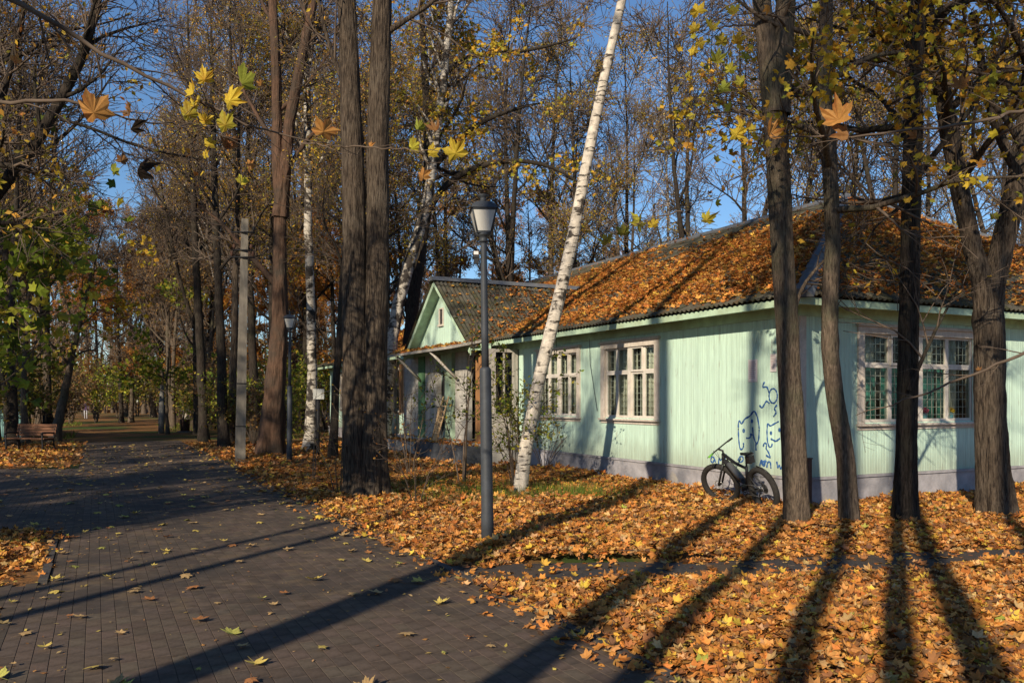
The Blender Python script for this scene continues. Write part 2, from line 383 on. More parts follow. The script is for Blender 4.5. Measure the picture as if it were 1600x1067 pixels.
SPEC = dict(
    bare=dict(l1=(15, .26, .98, (28, 62), .27, .55), l2=(10, .2, 1, (25, 60), .115, .3), l3=(9, .15, 1, (25, 65), .055, .15), leaf=(1.6, .08, 'gold', 'B', .5)),
    sparse=dict(l1=(15, .26, .98, (30, 65), .26, .5), l2=(9, .2, 1, (25, 60), .11, .25), l3=(8, .15, 1, (25, 65), .05, .1), leaf=(3, .11, 'yellow', 'B', .5)),
    birch=dict(l1=(20, .30, .98, (25, 55), .20, .35), l2=(8, .2, 1, (25, 60), .09, -.5), l3=(5, .1, 1, (20, 60), .06, -1.1), leaf=(6, .085, 'gold', 'B', .2)),
    maple=dict(l1=(16, .30, .97, (50, 95), .30, .0), l2=(8, .2, 1, (25, 65), .14, 0), l3=(6, .2, 1, (25, 65), .07, -.1), leaf=(5, .17, 'yellow', 'M', .3)),
    orange=dict(l1=(22, .15, .98, (45, 75), .17, .25), l2=(8, .2, 1, (25, 60), .085, 0), l3=(4, .1, 1, (20, 60), .05, -.3), leaf=(12, .15, 'orange', 'B', .2)),
    brown=dict(l1=(16, .18, .98, (35, 65), .24, .5), l2=(8, .2, 1, (25, 60), .11, .3), l3=(7, .1, 1, (25, 60), .055, .2), leaf=(3, .15, 'brown', 'B', .3)),
    tall=dict(l1=(9, .62, .98, (25, 50), .20, .6), l2=(7, .2, 1, (25, 60), .10, .2), l3=(5, .15, 1, (25, 65), .05, .1), leaf=(1, .13, 'yellow', 'B', .4)),
    shade=dict(l1=(18, .22, .98, (35, 75), .26, .3), l2=(8, .2, 1, (25, 60), .12, .0), l3=(5, .15, 1, (25, 65), .06, -.1), leaf=(11, .25, 'yellow', 'B', .3)))

def vnoise(M_, N, n, cn, ca):
    "smooth noise over length N (cells of cn) and angle n (cells of ca), values -1..1"
    gi = rng.uniform(-1, 1, (M_, N // cn + 2, n // ca))
    t = np.arange(N) / cn; i = t.astype(int); a = (t - i)[None, :, None]; a = a * a * (3 - 2 * a)
    g = gi[:, i] * (1 - a) + gi[:, i + 1] * a
    q = np.arange(n) / ca; j = q.astype(int) % g.shape[2]; b = (q - np.floor(q))[None, None, :]
    return g[:, :, j] * (1 - b) + g[:, :, (j + 1) % g.shape[2]] * b

def flute_fn(amt, k=5, zc=1.3, low=.35, deep=0.):
    ph = random.uniform(0, 6)
    def f(V, P, Rr):
        V = f0(V, P, Rr)
        if deep:
            M_, N, n = V.shape[:3]
            d = deep * (-1.6 * np.abs(vnoise(M_, N, n, 5, 2)) + .8 * vnoise(M_, N, n, 2, 1)) + .05 * vnoise(M_, N, n, 16, 13) + .6 * deep * vnoise(M_, N, n, 3, 4)
            for _ in range(7):      # knots and healed branch scars
                m = rng.integers(M_); i = rng.integers(8, int(N * .62)); j = rng.integers(n)
                dj = np.minimum(np.abs(np.arange(n) - j), n - np.abs(np.arange(n) - j))
                r2 = ((np.arange(N)[:, None] - i) / 1.6) ** 2 + (dj[None] / 3.2) ** 2
                d[m] += .22 * np.exp(-r2) - .20 * np.exp(-r2 * 5)
            V = P[:, :, None, :] + (V - P[:, :, None, :]) * (1 + d)[..., None]
        return V
    def f0(V, P, Rr):
        n = V.shape[2]; a = np.arange(n) * 2 * PI / n
        z = P[:, :, 2] - P[:, :1, 2]
        e = np.exp(-z / zc) + .12
        s = 1 + amt * e[:, :, None] * (np.abs(np.sin(k * a / 2 + ph))[None, None] - .4) + .03 * np.sin(3 * a + ph)[None, None] * np.sin(z * 1.7)[:, :, None]
        flare = 1 + low * np.exp(-z / .35)
        return P[:, :, None, :] + (V - P[:, :, None, :]) * (s * flare[:, :, None])[..., None]
    return f

def make_tree(name, label, base, trunks, spec, H, bark='bark', twig='twig', group=None, sides=14, flute=.12, low=.35, leafmul=1., leafpal=None, dense=1., rmin=.006, limbs=(), cat='tree', l1from=None, leafsize=None, zmin=None, detail=0., deep=.05, nlimb=9):
    "trunks / limbs: lists of (world points, radii). H: height that scales the branches"
    base = np.array([base[0], base[1], 0.])
    sp = SPEC[spec] if isinstance(spec, str) else spec
    root = empty(name, base, 0, label, cat, group)
    NT = 150 if detail else 30
    TP, TR = zip(*[resample(p, r, NT) for p, r in trunks])
    TP = np.stack(TP) - base; TR = np.stack(TR)
    if not detail: TP[:, 1:-1] += rng.normal(0, .012, TP[:, 1:-1].shape)
    if detail: sides = 52
    LP = np.zeros((0, 12, 3)); LR = np.zeros((0, 12))
    if limbs:
        a, b = zip(*[resample(p, r, 12) for p, r in limbs]); LP = np.stack(a) - base; LR = np.stack(b)
    k, u0, u1, an, L, up = sp['l1']
    if l1from: u0 = l1from
    B1, R1 = grow(TP, TR, max(1, int(k / len(trunks) ** .5)), u0, u1, an, L * H, 9, up, .11, .5, .09, .55, rmin * 1.6)
    k, u0, u1, an, L, up = sp['l2']
    src = [(B1, R1)]
    B2, R2 = grow(B1, R1, int(k * dense), u0, u1, an, L * H, 6, up, .13, .6, .03, .45, rmin * 1.2)
    if len(LP):
        b, r = grow(LP, LR, nlimb, .2, 1, an, L * H, 6, up, .13, .6, .03, .4, rmin * 1.2); B2 = np.concatenate([B2, b]); R2 = np.concatenate([R2, r])
    k, u0, u1, an, L, up = sp['l3']
    B3, R3 = grow(B2, R2, int(k * dense), u0, u1, an, L * H, 4, up, .15, .7, .012, .3, rmin)
    me = join_tubes('trunk', [(TP, TR, sides)] + ([(LP, LR, 8)] if len(LP) else []) + [(B1, R1, 6)], flute_fn(flute, low=low, deep=deep if detail else 0.))
    link('trunk', me, root, M[bark])
    link('twigs', join_tubes('twigs', [(B2, R2, 4), (B3, R3, 3)]), root, M[twig])
    nl, ls, pal, tp, _ = sp['leaf']; nl *= leafmul * 1.35
    if nl > 0:
        pos = along(B3, max(1, math.ceil(nl)))
        if nl < math.ceil(nl): pos = pos[rng.random(len(pos)) < nl / math.ceil(nl)]
        pos = pos + rng.normal(0, ls * .6, pos.shape)
        # leaves gather in clumps, some twigs are bare
        cl = np.sin(pos[:, 0] * 1.3 + 2 * np.sin(pos[:, 2] * .9)) + np.sin(pos[:, 1] * 1.1 + pos[:, 2] * .8)
        pos = pos[(cl > rng.normal(-.05, .4, len(pos)))]
        if zmin: pos = pos[pos[:, 2] > zmin + rng.normal(0, .35, len(pos))]
        c = link('crown', leaves_mesh('crown', pos, (leafsize or ls) * rng.uniform(.6, 1.25, len(pos)), MAPLE_S if tp == 'M' else BIRCHL, leafpal or pal), root, M['leaf'])
        c['kind'] = 'stuff'
    return root

def simple_trunk(x, y, H, r, lean=(0, 0), bend=.3, fork=False):
    z = np.linspace(0, H, 9); t = z / H
    ph = rng.uniform(0, 6, 2)
    pts = np.stack([x + lean[0] * t * H + bend * np.sin(2.6 * t + ph[0]) * t, y + lean[1] * t * H + bend * np.sin(3 * t + ph[1]) * t, z], 1)
    out = [(pts, r * (1 - .9 * t ** .85))]
    if fork:
        f = .3 + .15 * rng.random(); i = int(f * 8); a = rng.uniform(0, 6)
        q = pts[i:].copy(); s = np.linspace(0, 1, len(q)); d = H * .16
        q[:, 0] += np.cos(a) * d * s ** .8; q[:, 1] += np.sin(a) * d * s ** .8
        out.append((q, r * .62 * (1 - .85 * s)))
    return out

def copy_tree(o, loc, rz, sc, label=None, group=None):
    c = o.copy(); COL.objects.link(c); c.location = tuple(loc); c.rotation_euler = (0, 0, rz); c.scale = (sc, sc, sc)
    if label: c['label'] = label
    if group: c['group'] = group
    for ch in o.children:
        k = ch.copy(); COL.objects.link(k); k.parent = c
        for g in ch.children:
            e = g.copy(); COL.objects.link(e); e.parent = k
    return c

def pxline(pts, d):
    return np.array([at(p[0], p[1], (p[2] if len(p) > 2 else d)) for p in pts])

# ------------------------------------------------------------------ the house frame of reference
CX, CY = 4.78, 13.8
D2 = np.array([.8944, .4472]); D1 = np.array([-.4472, .8944]); HROT = math.atan2(.4472, .8944)
def house_to_world(x, y): return np.array([CX, CY]) + x * D2 + y * D1
def world_to_house(X, Y):
    dx = X - CX; dy = Y - CY
    return dx * D2[0] + dy * D2[1], dx * D1[0] + dy * D1[1]

# ------------------------------------------------------------------ ground
def build_ground():
    xs = np.concatenate([[-700, -300, -150], np.linspace(-90, 90, 91), [150, 300, 700]])
    ys = np.concatenate([[-500, -200, -90], np.linspace(-50, 130, 91), [200, 400, 900]])
    X, Y = np.meshgrid(xs, ys); Z = np.full_like(X, -.004)
    V = np.stack([X, Y, Z], -1).reshape(-1, 3); n = len(xs)
    i = np.arange(len(ys) - 1)[:, None] * n + np.arange(n - 1)[None]
    link('ground', mesh_np('ground', V, np.stack([i, i + 1, i + n + 1, i + n], -1), 4), None, M['soil'])['kind'] = 'structure'
build_ground()

PR, PL = -7.25, -10.85           # right and left edge of the path in house x
def on_path(x, y):
    "house coordinates"
    a = (x < PR) & (x > PL)
    b = (x <= PL) & (y > 2.2 - (x - PL) * .5) & (y < 13.5 - (x - PL) * .42) & (x > -40)
    c = (x <= PL) & (x > -13.2) & (y < -1.2 + .25 * np.sin(x * 5))
    return (a & (y < 28)) | b | c

def build_path():
    root = empty('park_path', (CX, CY, 0), HROT); root['kind'] = 'structure'
    # bed
    mb = MB()
    ys = [-30, 2.2, 13.5, 75]
    mb.add([(PL, -30, .0192), (PR, -30, .0192), (PR, 28, .0192), (PL, 28, .0192)], [(0, 1, 2, 3)])
    mb.build('path_bed', M['bed'], root)
    mb = MB(); mb.add([(PL, -12, .0196), (PL, -1.25, .0196), (-13.2, -1.25, .0196), (-13.2, -12, .0196)], [(0, 1, 2, 3)]); mb.build('path_bed', M['bed'], root)
    mb = MB(); mb.add([(PL, 2.2, .0194), (PL, 13.5, .0194), (-40, 13.5 + 29.15 * .42, .0194), (-40, 2.2 + 29.15 * .5, .0194)], [(0, 1, 2, 3)])
    mb.build('path_bed', M['bed'], root)
    # pavers .1 x .2 running along the path
    pw, pl, g = .105, .21, .0036
    xs = np.arange(PL + .02, PR - .1, pw)
    cells = []
    for k, x in enumerate(xs):
        o = rng.uniform(0, pl)
        for y in np.arange(-11.5 + o, 28, pl): cells.append((x, y))
    for x in np.arange(PL + .02 - pw, -13.2, -pw):
        for y in np.arange(-10 + rng.uniform(0, pl), -1.3, pl): cells.append((x, y))
    for x in np.arange(PL + .02 - pw, -27, -pw):
        o = rng.uniform(0, pl)
        for y in np.arange(2.4 - (x - PL) * .5 + o, 13.3 - (x - PL) * .42, pl): cells.append((x, y))
    cells = np.array(cells)
    cx = cells[:, 0] + pw / 2; cy = cells[:, 1] + pl / 2
    wx = CX + cx * D2[0] + cy * D1[0]; wy = CY + cx * D2[1] + cy * D1[1]
    vis = (wy > 3.9) & (np.abs(wx) < .66 * wy + 1.2)
    cells = cells[vis]; wx = wx[vis]; wy = wy[vis]
    inview = (np.abs(wx) < .61 * wy) & (wy > 5.2)
    order = np.argsort(np.where(inview, wy, 1e6))
    near = order[:300]; rest = order[300:]
    def paver_arrays(c):
        K = len(c); e = .002
        h = .022 + rng.normal(0, .0005, (K, 1)); tl = rng.normal(0, .0003, (K, 4))
        x0 = c[:, 0:1] + g / 2; x1 = c[:, 0:1] + pw - g / 2; y0 = c[:, 1:2] + g / 5; y1 = c[:, 1:2] + pl - g / 5
        bx = np.concatenate([x0, x1, x1, x0], 1); by = np.concatenate([y0, y0, y1, y1], 1)
        tx = np.concatenate([x0 + e, x1 - e, x1 - e, x0 + e], 1); ty = np.concatenate([y0 + e, y0 + e, y1 - e, y1 - e], 1)
        bot = np.stack([bx, by, np.full_like(bx, .004)], -1); mid = np.stack([bx, by, h - .002 + tl], -1); top = np.stack([tx, ty, h + tl], -1)
        V = np.concatenate([bot, mid, top], 1)
        fc = [(8, 9, 10, 11)] + [(a, (a + 1) % 4, 4 + (a + 1) % 4, 4 + a) for a in range(4)] + [(4 + a, 4 + (a + 1) % 4, 8 + (a + 1) % 4, 8 + a) for a in range(4)]
        return V, np.array(fc)
    def cols(K): return rng.uniform(.84, 1.16, (K, 1)) * np.array([[1, .97, .95]]) * rng.uniform(.97, 1.03, (K, 3))
    V, fc = paver_arrays(cells[rest]); K = len(rest)
    me = mesh_np('pavers', V.reshape(-1, 3), (fc[None] + (np.arange(K) * 12)[:, None, None]).reshape(-1, 4), 4, False, np.repeat(cols(K), 12, 0))
    link('paving', me, root, M['paver'])['kind'] = 'stuff'
    var = []
    for k in range(16):
        V, fc = paver_arrays(np.zeros((1, 2)))
        me = mesh_np('paver', V[0], fc, 4, False, np.repeat(cols(1), 12, 0)); me.materials.append(M['paver']); var.append(me)
    for i in near:
        o = link('paver', random.choice(var), root); o.location = (cells[i, 0], cells[i, 1], 0)
    # flush kerb stones both sides
    variants = []
    for k in range(4):
        mb = MB(); mb.box((0, 0, 0), (.08, .985, .026 + .002 * k)); me_o = mb.build('kerbstone', M['kerb'], root); variants.append(me_o.data); bpy.data.objects.remove(me_o)
    for x, y0, y1 in ((PR + .005, -11, 22), (PL - .09, -1.15, 2.0)):
        for y in np.arange(y0, y1, 1.0):
            o = link('kerbstone', random.choice(variants), root); o.location = (x + rng.normal(0, .004), y, rng.normal(0, .003)); o.rotation_euler = (0, 0, rng.normal(0, .004))
    # narrow asphalt footpath joining from the right
    fp = MB(); A = [(-.62, 8.35), (2.4, 8.62), (6, 9.35), (10, 10.4), (16, 12.2)]; Wd = [.9, .85, .95, 1.0, 1.0]
    V = []
    for (x, y), q in zip(A, Wd): V += [(x, y - q / 2, .011), (x, y + q / 2, .011)]
    fp.add(V, [(2 * i, 2 * i + 2, 2 * i + 3, 2 * i + 1) for i in range(len(A) - 1)])
    fp.build('footpath', M['asphalt'])['kind'] = 'structure'
    return A
FP = np.array(build_path())
def fp_dist(X, Y): return Y - np.interp(X, FP[:, 0], FP[:, 1])

# ------------------------------------------------------------------ house
def build_house():
    H = empty('house', (CX, CY, 0), HROT, 'single storey mint green wooden house with leaf covered corrugated hip roof', 'house')
    LN, WD = 31.0, 16.0
    ZP, ZF, ZE = .45, 3.15, 3.40
    fa = lambda u, w, z: (-w, u, z)       # long facade: u along it, w outwards
    fb = lambda u, w, z: (u, -w, z)       # short facade
    fpx = lambda u, w, z: (-1 - w, u, z)  # porch front
    def boards(name, frame, u0, u1, z0, z1, holes, material, pitch=.068, parent=H, flip=False, ztop=None):
        us = np.arange(u0, u1 - 1e-6, pitch); V = []; Fc = []; C = []
        for u in us:
            a, b = u + .004, min(u + pitch - .004, u1)
            spans = [(z0, ztop((a + b) / 2) if ztop else z1)]
            for (h0, h1, hz0, hz1) in holes:
                if (a + b) / 2 > h0 and (a + b) / 2 < h1:
                    ns = []
                    for s0, s1 in spans:
                        if hz0 > s0: ns.append((s0, min(hz0, s1)))
                        if hz1 < s1: ns.append((max(hz1, s0), s1))
                    spans = ns
            c = rng.uniform(.90, 1.05); off = rng.normal(0, .001)
            for s0, s1 in spans:
                if s1 - s0 < .01: continue
                i = len(V)
                V += [frame(u - .001, -.005, s0), frame(a, off, s0), frame(b, off, s0), frame(b + .004, -.005, s0), frame(u - .001, -.005, s1), frame(a, off, s1), frame(b, off, s1), frame(b + .004, -.005, s1)]
                q = [(i, i + 1, i + 5, i + 4), (i + 1, i + 2, i + 6, i + 5), (i + 2, i + 3, i + 7, i + 6)]
                Fc += q; C += [c] * 8
        me = mesh_np(name, V, Fc, 4, False, np.array(C)[:, None] * np.ones((1, 3)))
        return link(name, me, parent, material)
    WZ0, WZ1 = 1.36, 2.93
    A_win = [(3.98, 5.93), (7.12, 9.05)]
    B_win = [(1.46, 4.45)]
    far_win = [(19, 20.9), (23, 24.9), (27, 28.9)]
    holesA = [(a, b, WZ0, WZ1) for a, b in A_win + far_win] + [(10.3, 17.0, ZP, 3.15)]
    boards('wall', fa, 0.0, LN, ZP, ZF + .2, holesA, M['mint'])
    boards('wall', fb, 0.0, WD, ZP, ZF + .2, [(a, b, WZ0, WZ1) for a, b in B_win] + [(7, 9.6, WZ0, WZ1), (11.6, 14.2, WZ0, WZ1)], M['mint'])
    mb = MB(); mb.box((.02, LN - .05, ZP), (WD, LN, 3.35)); mb.build('wall', M['mint_trim'], H)
    mb = MB(); mb.box((WD - .05, .02, ZP), (WD, LN - .06, 3.35)); mb.build('wall', M['mint_trim'], H)
    # ceiling and floor keep the inside dark
    mb = MB(); mb.box((.15, .15, 3.3), (WD - .2, LN - .2, 3.34)); mb.build('ceiling', M['interior'], H)
    mb = MB(); mb.box((.1, .1, .5), (WD - .1, LN - .1, .55)); mb.build('floor', M['wood'], H)
    # plinth with weathered ledge
    mb = MB(); mb.box((-.05, -.05, -.2), (WD + .05, LN + .05, ZP - .03)); mb.box((-.075, -.075, ZP - .03), (WD + .07, LN + .07, ZP + .012)); mb.build('plinth', M['plinth'], H)
    # frieze, soffit and fascia
    mb = MB()
    mb.box((-.03, -.03, ZF), (-.004, LN, ZF + .2)); mb.box((-.002, -.031, ZF), (WD, -.006, ZF + .2))
    mb.build('frieze', M['mint_trim'], H)
    mb = MB()
    for k, x in enumerate(np.arange(-.47, -.035, .108)): mb.box((x, -.44, 3.315 + .002 * (k % 2)), (x + .104, LN + .4, 3.335))
    for k, y in enumerate(np.arange(-.47, -.035, .108)): mb.box((-.03, y, 3.316 + .002 * (k % 2)), (WD + .4, y + .104, 3.336))
    mb.build('soffit', M['mint_trim'], H)
    mb = MB(); mb.box((-.50, -.50, 3.27), (-.475, LN + .48, 3.385)); mb.box((-.472, -.501, 3.27), (WD + .48, -.476, 3.386)); mb.build('fascia', M['mint_trim'], H)
    # corner boards
    mb = MB(); mb.box((-.028, .0, ZP + .02), (-.003, .12, ZF - .003)); mb.box((-.029, -.028, ZP + .02), (.11, -.003, ZF - .003)); mb.build('corner_board', M['trim'], H)

    def window(frame, u0, u1, curtain, z0=WZ0, z1=WZ1, cols=4, room=True):
        cw = .13
        mb = MB()
        mb.box((u0 - cw, -.02, z0 - .02), (u0 + .02, .035, z1 + .10), frame); mb.box((u1 - .02, -.02, z0 - .02), (u1 + cw, .035, z1 + .10), frame)
        mb.box((u0 + .021, -.02, z1 - .02), (u1 - .021, .033, z1 + .10), frame)
        # jamb lining
        mb.box((u0 - .01, -.16, z0), (u0 + .012, -.021, z1), frame); mb.box((u1 - .012, -.16, z0), (u1 + .01, -.021, z1), frame)
        mb.box((u0 + .013, -.16, z1 - .012), (u1 - .013, -.021, z1 + .01), frame)
        win = mb.build('window', M['trim'], H)
        mb = MB(); mb.box((u0 - cw - .04, -.01, z1 + .101), (u1 + cw + .04, .075, z1 + .135), frame); mb.box((u0 - cw - .01, -.01, z1 + .136), (u1 + cw + .01, .05, z1 + .158), frame)
        mb.build('cornice', M['trim'], win)
        mb = MB(); mb.box((u0 - cw - .03, -.01, z0 - .06), (u1 + cw + .03, .085, z0 - .022), frame); mb.box((u0 - cw, -.01, z0 - .13), (u1 + cw, .02, z0 - .062), frame)
        mb.build('sill', M['trim'], win)
        mb = MB(); mb.box((u0, -.45, z0 - .02), (u1, -.022, z0 + .006), frame); mb.build('inner_sill', M['sash'], win)
        uc = (u0 + u1) / 2
        mb = MB(); mb.box((uc - .055, -.10, z0 + .007), (uc + .055, -.002, z1 - .013), frame); mb.build('mullion', M['sash'], win)
        pw_ = ((u1 - u0) - .11 - .024) / 2; zt = z0 + .64 * (z1 - z0)
        for side in (0, 1):
            s0 = u0 + .013 if side == 0 else uc + .056
            for c in range(cols // 2):
                a = s0 + c * pw_ / (cols // 2); b = s0 + (c + 1) * pw_ / (cols // 2)
                fw = .045
                for (q0, q1) in ((z0 + .008, zt), (zt + .003, z1 - .014)):
                    op = .03 if (side == 0 and c == 1 and q0 > zt) else 0
                    mb = MB()
                    mb.box((a + .002, -.075 + op, q0), (a + fw, -.03 + op, q1), frame); mb.box((b - fw, -.075 + op, q0), (b - .002, -.03 + op, q1), frame)
                    mb.box((a + fw + .001, -.074 + op, q0), (b - fw - .001, -.031 + op, q0 + fw), frame); mb.box((a + fw + .001, -.074 + op, q1 - fw), (b - fw - .001, -.031 + op, q1), frame)
                    mb.build('sash', M['sash'], win)
                    mb = MB(); mb.box((a + fw + .0005, -.055 + op, q0 + fw + .0005), (b - fw - .0005, -.051 + op, q1 - fw - .0005), frame); mb.build('pane', M['glass'], win)
        # white bars behind the glass
        mb = MB()
        for u in np.arange(u0 + .10, u1 - .04, .125): mb.box((u, -.135, z0 + .01), (u + .009, -.126, z1 - .013), frame)
        for z in np.arange(z0 + .12, z1 - .05, .14): mb.box((u0 + .013, -.1255, z), (u1 - .013, -.117, z + .009), frame)
        mb.build('window_bars', M['white_metal'], win)
        # a room behind
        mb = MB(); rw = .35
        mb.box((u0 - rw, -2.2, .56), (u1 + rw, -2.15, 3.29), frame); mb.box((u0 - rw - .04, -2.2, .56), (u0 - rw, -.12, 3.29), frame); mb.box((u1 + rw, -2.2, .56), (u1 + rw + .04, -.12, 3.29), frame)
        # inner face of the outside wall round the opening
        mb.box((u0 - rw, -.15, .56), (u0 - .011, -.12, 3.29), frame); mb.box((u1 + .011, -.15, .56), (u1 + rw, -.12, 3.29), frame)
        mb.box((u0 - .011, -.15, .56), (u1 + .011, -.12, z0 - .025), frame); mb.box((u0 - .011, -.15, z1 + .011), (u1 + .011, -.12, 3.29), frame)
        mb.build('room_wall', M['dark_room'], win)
        return win
    def curtain(frame, u0, u1, z0, z1, w_, material, label, fold=.03, group='curtains behind the windows'):
        n = int((u1 - u0) / .02) + 2; V = []; Fc = []
        for i in range(n):
            u = u0 + (u1 - u0) * i / (n - 1); q = fold * math.sin(i * 1.05 + 1.5 * math.sin(i * .31))
            V += [frame(u, w_ + q, z0), frame(u, w_ + q * .6, z1), frame(u, w_ + q - .004, z0), frame(u, w_ + q * .6 - .004, z1)]
        for i in range(n - 1):
            b = 4 * i; Fc += [(b, b + 4, b + 5, b + 1), (b + 2, b + 3, b + 7, b + 6), (b, b + 2, b + 6, b + 4), (b + 1, b + 5, b + 7, b + 3)]
        V = [tuple(list(house_to_world(p[0], p[1])) + [p[2]]) for p in V]
        base = np.mean(np.array(V), 0); base[2] = z0
        mb = MB(); mb.add([tuple(np.array(p) - base) for p in V], Fc, True)
        o = mb.build('curtain', material); o.location = tuple(base); tag(o, label, 'curtain', group)
    for k, (a, b) in enumerate(A_win):
        window(fa, a, b, True)
        wn = ('window nearest the corner', 'window behind the birch')[k]
        curtain(fa, a + .05, (a + b) / 2 - .12, WZ0 + .03, WZ1 - .03, -.22, M['curtain'], 'pale olive curtain, nearer half of the long wall ' + wn)
        curtain(fa, (a + b) / 2 - .02, b - .06, WZ0 + .03, WZ1 - .03, -.22, M['curtain'], 'pale olive curtain, farther half of the long wall ' + wn)
    for a, b in far_win: window(fa, a, b, True)
    for a, b in B_win:
        window(fb, a, b, True)
        curtain(fb, a + .05, a + .62, WZ0 + .03, WZ0 + 1.02, -.26, M['curtain_teal'], 'teal half curtain behind the leftmost pane of the wide window', .012, 'teal half curtains in the wide window')
        curtain(fb, a + .78, a + 1.45, WZ0 + .03, WZ0 + 1.02, -.26, M['curtain_teal'], 'teal half curtain partly hidden by the dark trunk before the window', .012, 'teal half curtains in the wide window')
        curtain(fb, a + 1.56, a + 2.2, WZ0 + .03, WZ0 + 1.02, -.26, M['curtain_teal'], 'teal half curtain above the pink flowers', .012, 'teal half curtains in the wide window')
        curtain(fb, a + 2.27, a + 2.62, WZ0 + .03, WZ0 + 1.02, -.26, M['curtain_teal'], 'teal half curtain beside the yellow plant', .012, 'teal half curtains in the wide window')
        curtain(fb, a + .42, a + .66, WZ0 + .03, WZ1 - .03, -.32, M['curtain'], 'pale drape in the leftmost pane of the wide window', .03, 'pale drapes in the wide window')
        curtain(fb, a + 1.9, a + 2.18, WZ0 + .03, WZ1 - .03, -.32, M['curtain'], 'pale drape above the pink flowers', .03, 'pale drapes in the wide window')
        curtain(fb, a + 2.6, a + 2.9, WZ0 + .03, WZ1 - .03, -.32, M['curtain'], 'pale drape above the yellow plant', .03, 'pale drapes in the wide window')
        for u, m_, lab, nm in ((a + 1.82, 'pink', 'bunch of pink flowers in a blue pot on the window ledge', 'pot_of_flowers'), (a + 2.55, 'yellow_fl', 'round yellow plant in a small pot on the window ledge', 'potted_plant')):
            p = house_to_world(u, .2); t = empty(nm, (p[0], p[1], WZ0 + .007), 0, lab, 'flowers' if m_ == 'pink' else 'plant')
            mb = MB(); mb.lathe([(.05, 0), (.075, .03), (.085, .09), (.07, .13), (.075, .14)], 12); mb.build('pot', M['clay'], t)
            mb = MB()
            for q in range(42):
                c = rng.normal(0, 1, 3); c /= np.linalg.norm(c); c *= .11 * rng.uniform(.5, 1); c[2] = abs(c[2]) * .9 + .16
                s_ = .028; e1 = rng.normal(0, 1, 3); e1 /= np.linalg.norm(e1); e2 = np.cross(e1, rng.normal(0, 1, 3)); e2 /= np.linalg.norm(e2)
                mb.add([c + s_ * (math.cos(k2 * PI / 3) * e1 + math.sin(k2 * PI / 3) * e2) for k2 in range(6)], [(0, 1, 2, 3, 4, 5)])
            mb.build('blossom', M[m_], t)['kind'] = 'stuff'
        p = house_to_world(a + .28, .2); t = empty('ornament', (p[0], p[1], WZ0 + .007), 0, 'small dark bird shaped ornament on the ledge of the wide window', 'ornament')
        mb = MB(); mb.lathe([(.04, 0), (.05, .02), (.02, .05), (.025, .12), (.06, .2), (.05, .27), (.02, .3)], 10); mb.tube([(-.04, 0, .25), (.02, 0, .33), (.09, 0, .36)], [.04, .045, .012], 8); mb.build('figure', M['black'], t)
    window(fb, 7, 9.6, True); window(fb, 11.6, 14.2, True)

    # ---------------- roof of corrugated sheets
    roof = empty('roof', (0, 0, 0)); roof.parent = H
    XR, YR, ZR = 8.0, 6.14, 7.35
    pitch, amp = .13, .022
    def patch_mesh(wd, ln, tiltup=.016):
        nu = int(round(wd / pitch)) * 6; us = np.linspace(0, wd, nu + 1); V = []; Fc = []
        for lay in (0, 1):
            for v, lift in ((0, tiltup + .012), (ln, .0)):
                for u in us: V.append((u, v, amp * math.cos(2 * PI * u / pitch) + lift - lay * .008))
        n = nu + 1
        for i in range(nu):
            Fc += [(i, i + 1, n + i + 1, n + i), (2 * n + i, 3 * n + i, 3 * n + i + 1, 2 * n + i + 1), (i, 2 * n + i, 2 * n + i + 1, i + 1)]
        me = bpy.data.meshes.new('roof_sheet'); me.from_pydata(V, [], Fc); me.polygons.foreach_set('use_smooth', [True] * len(Fc)); me.materials.append(M['slate']); me.update()
        return me
    SW, SL, EX = 1.04, 1.72, 1.58
    full = patch_mesh(SW, SL)
    def lay(origin, ud, vd, ulen, vlen, clips):
        "clips: list of (point, outward normal) in house space; what lies outside is cut"
        ud = Vector(ud).normalized(); vd = Vector(vd).normalized(); nd = ud.cross(vd).normalized()
        Mx = Matrix.Identity(4)
        for i in range(3): Mx[i][0] = ud[i]; Mx[i][1] = vd[i]; Mx[i][2] = nd[i]
        for r in range(math.ceil(vlen / EX)):
            for c in range(math.ceil(ulen / SW)):
                o = Vector(origin) + ud * (c * SW) + vd * (r * EX)
                Mt = Matrix.Translation(o) @ Mx
                cs = [Mt @ Vector(p) for p in ((0, 0, 0), (SW, 0, 0), (0, SL, 0), (SW, SL, 0))]
                out = False; cut = []
                for p, nrm in clips:
                    ds = [(q - Vector(p)).dot(Vector(nrm)) for q in cs]
                    if min(ds) > -.03: out = True
                    elif max(ds) > .02: cut.append((p, nrm))
                if out: continue
                if not cut:
                    ob = link('roof_sheet', full, roof); ob.matrix_local = Mt @ Matrix.Translation((0, 0, rng.uniform(-.004, .004))) @ Matrix.Rotation(rng.normal(0, .003), 4, 'Z')
                else:
                    bm = bmesh.new(); bm.from_mesh(full); bm.transform(Mt)
                    for p, nrm in cut: bmesh.ops.bisect_plane(bm, geom=bm.verts[:] + bm.edges[:] + bm.faces[:], plane_co=p, plane_no=nrm, clear_outer=True)
                    if not bm.faces: bm.free(); continue
                    me = bpy.data.meshes.new('roof_sheet'); bm.transform(Mt.inverted()); bm.to_mesh(me); bm.free(); me.materials.append(M['slate'])
                    ob = link('roof_sheet', me, roof); ob.matrix_local = Mt
    E = .56
    sl = Vector((XR + E, 0, ZR - ZE))
    # clip planes through the near hip, far hip and the ridge (vertical planes)
    hn = Vector((XR + E, YR + E, 0)); hip_n = Vector((hn.y, -hn.x, 0)).normalized()
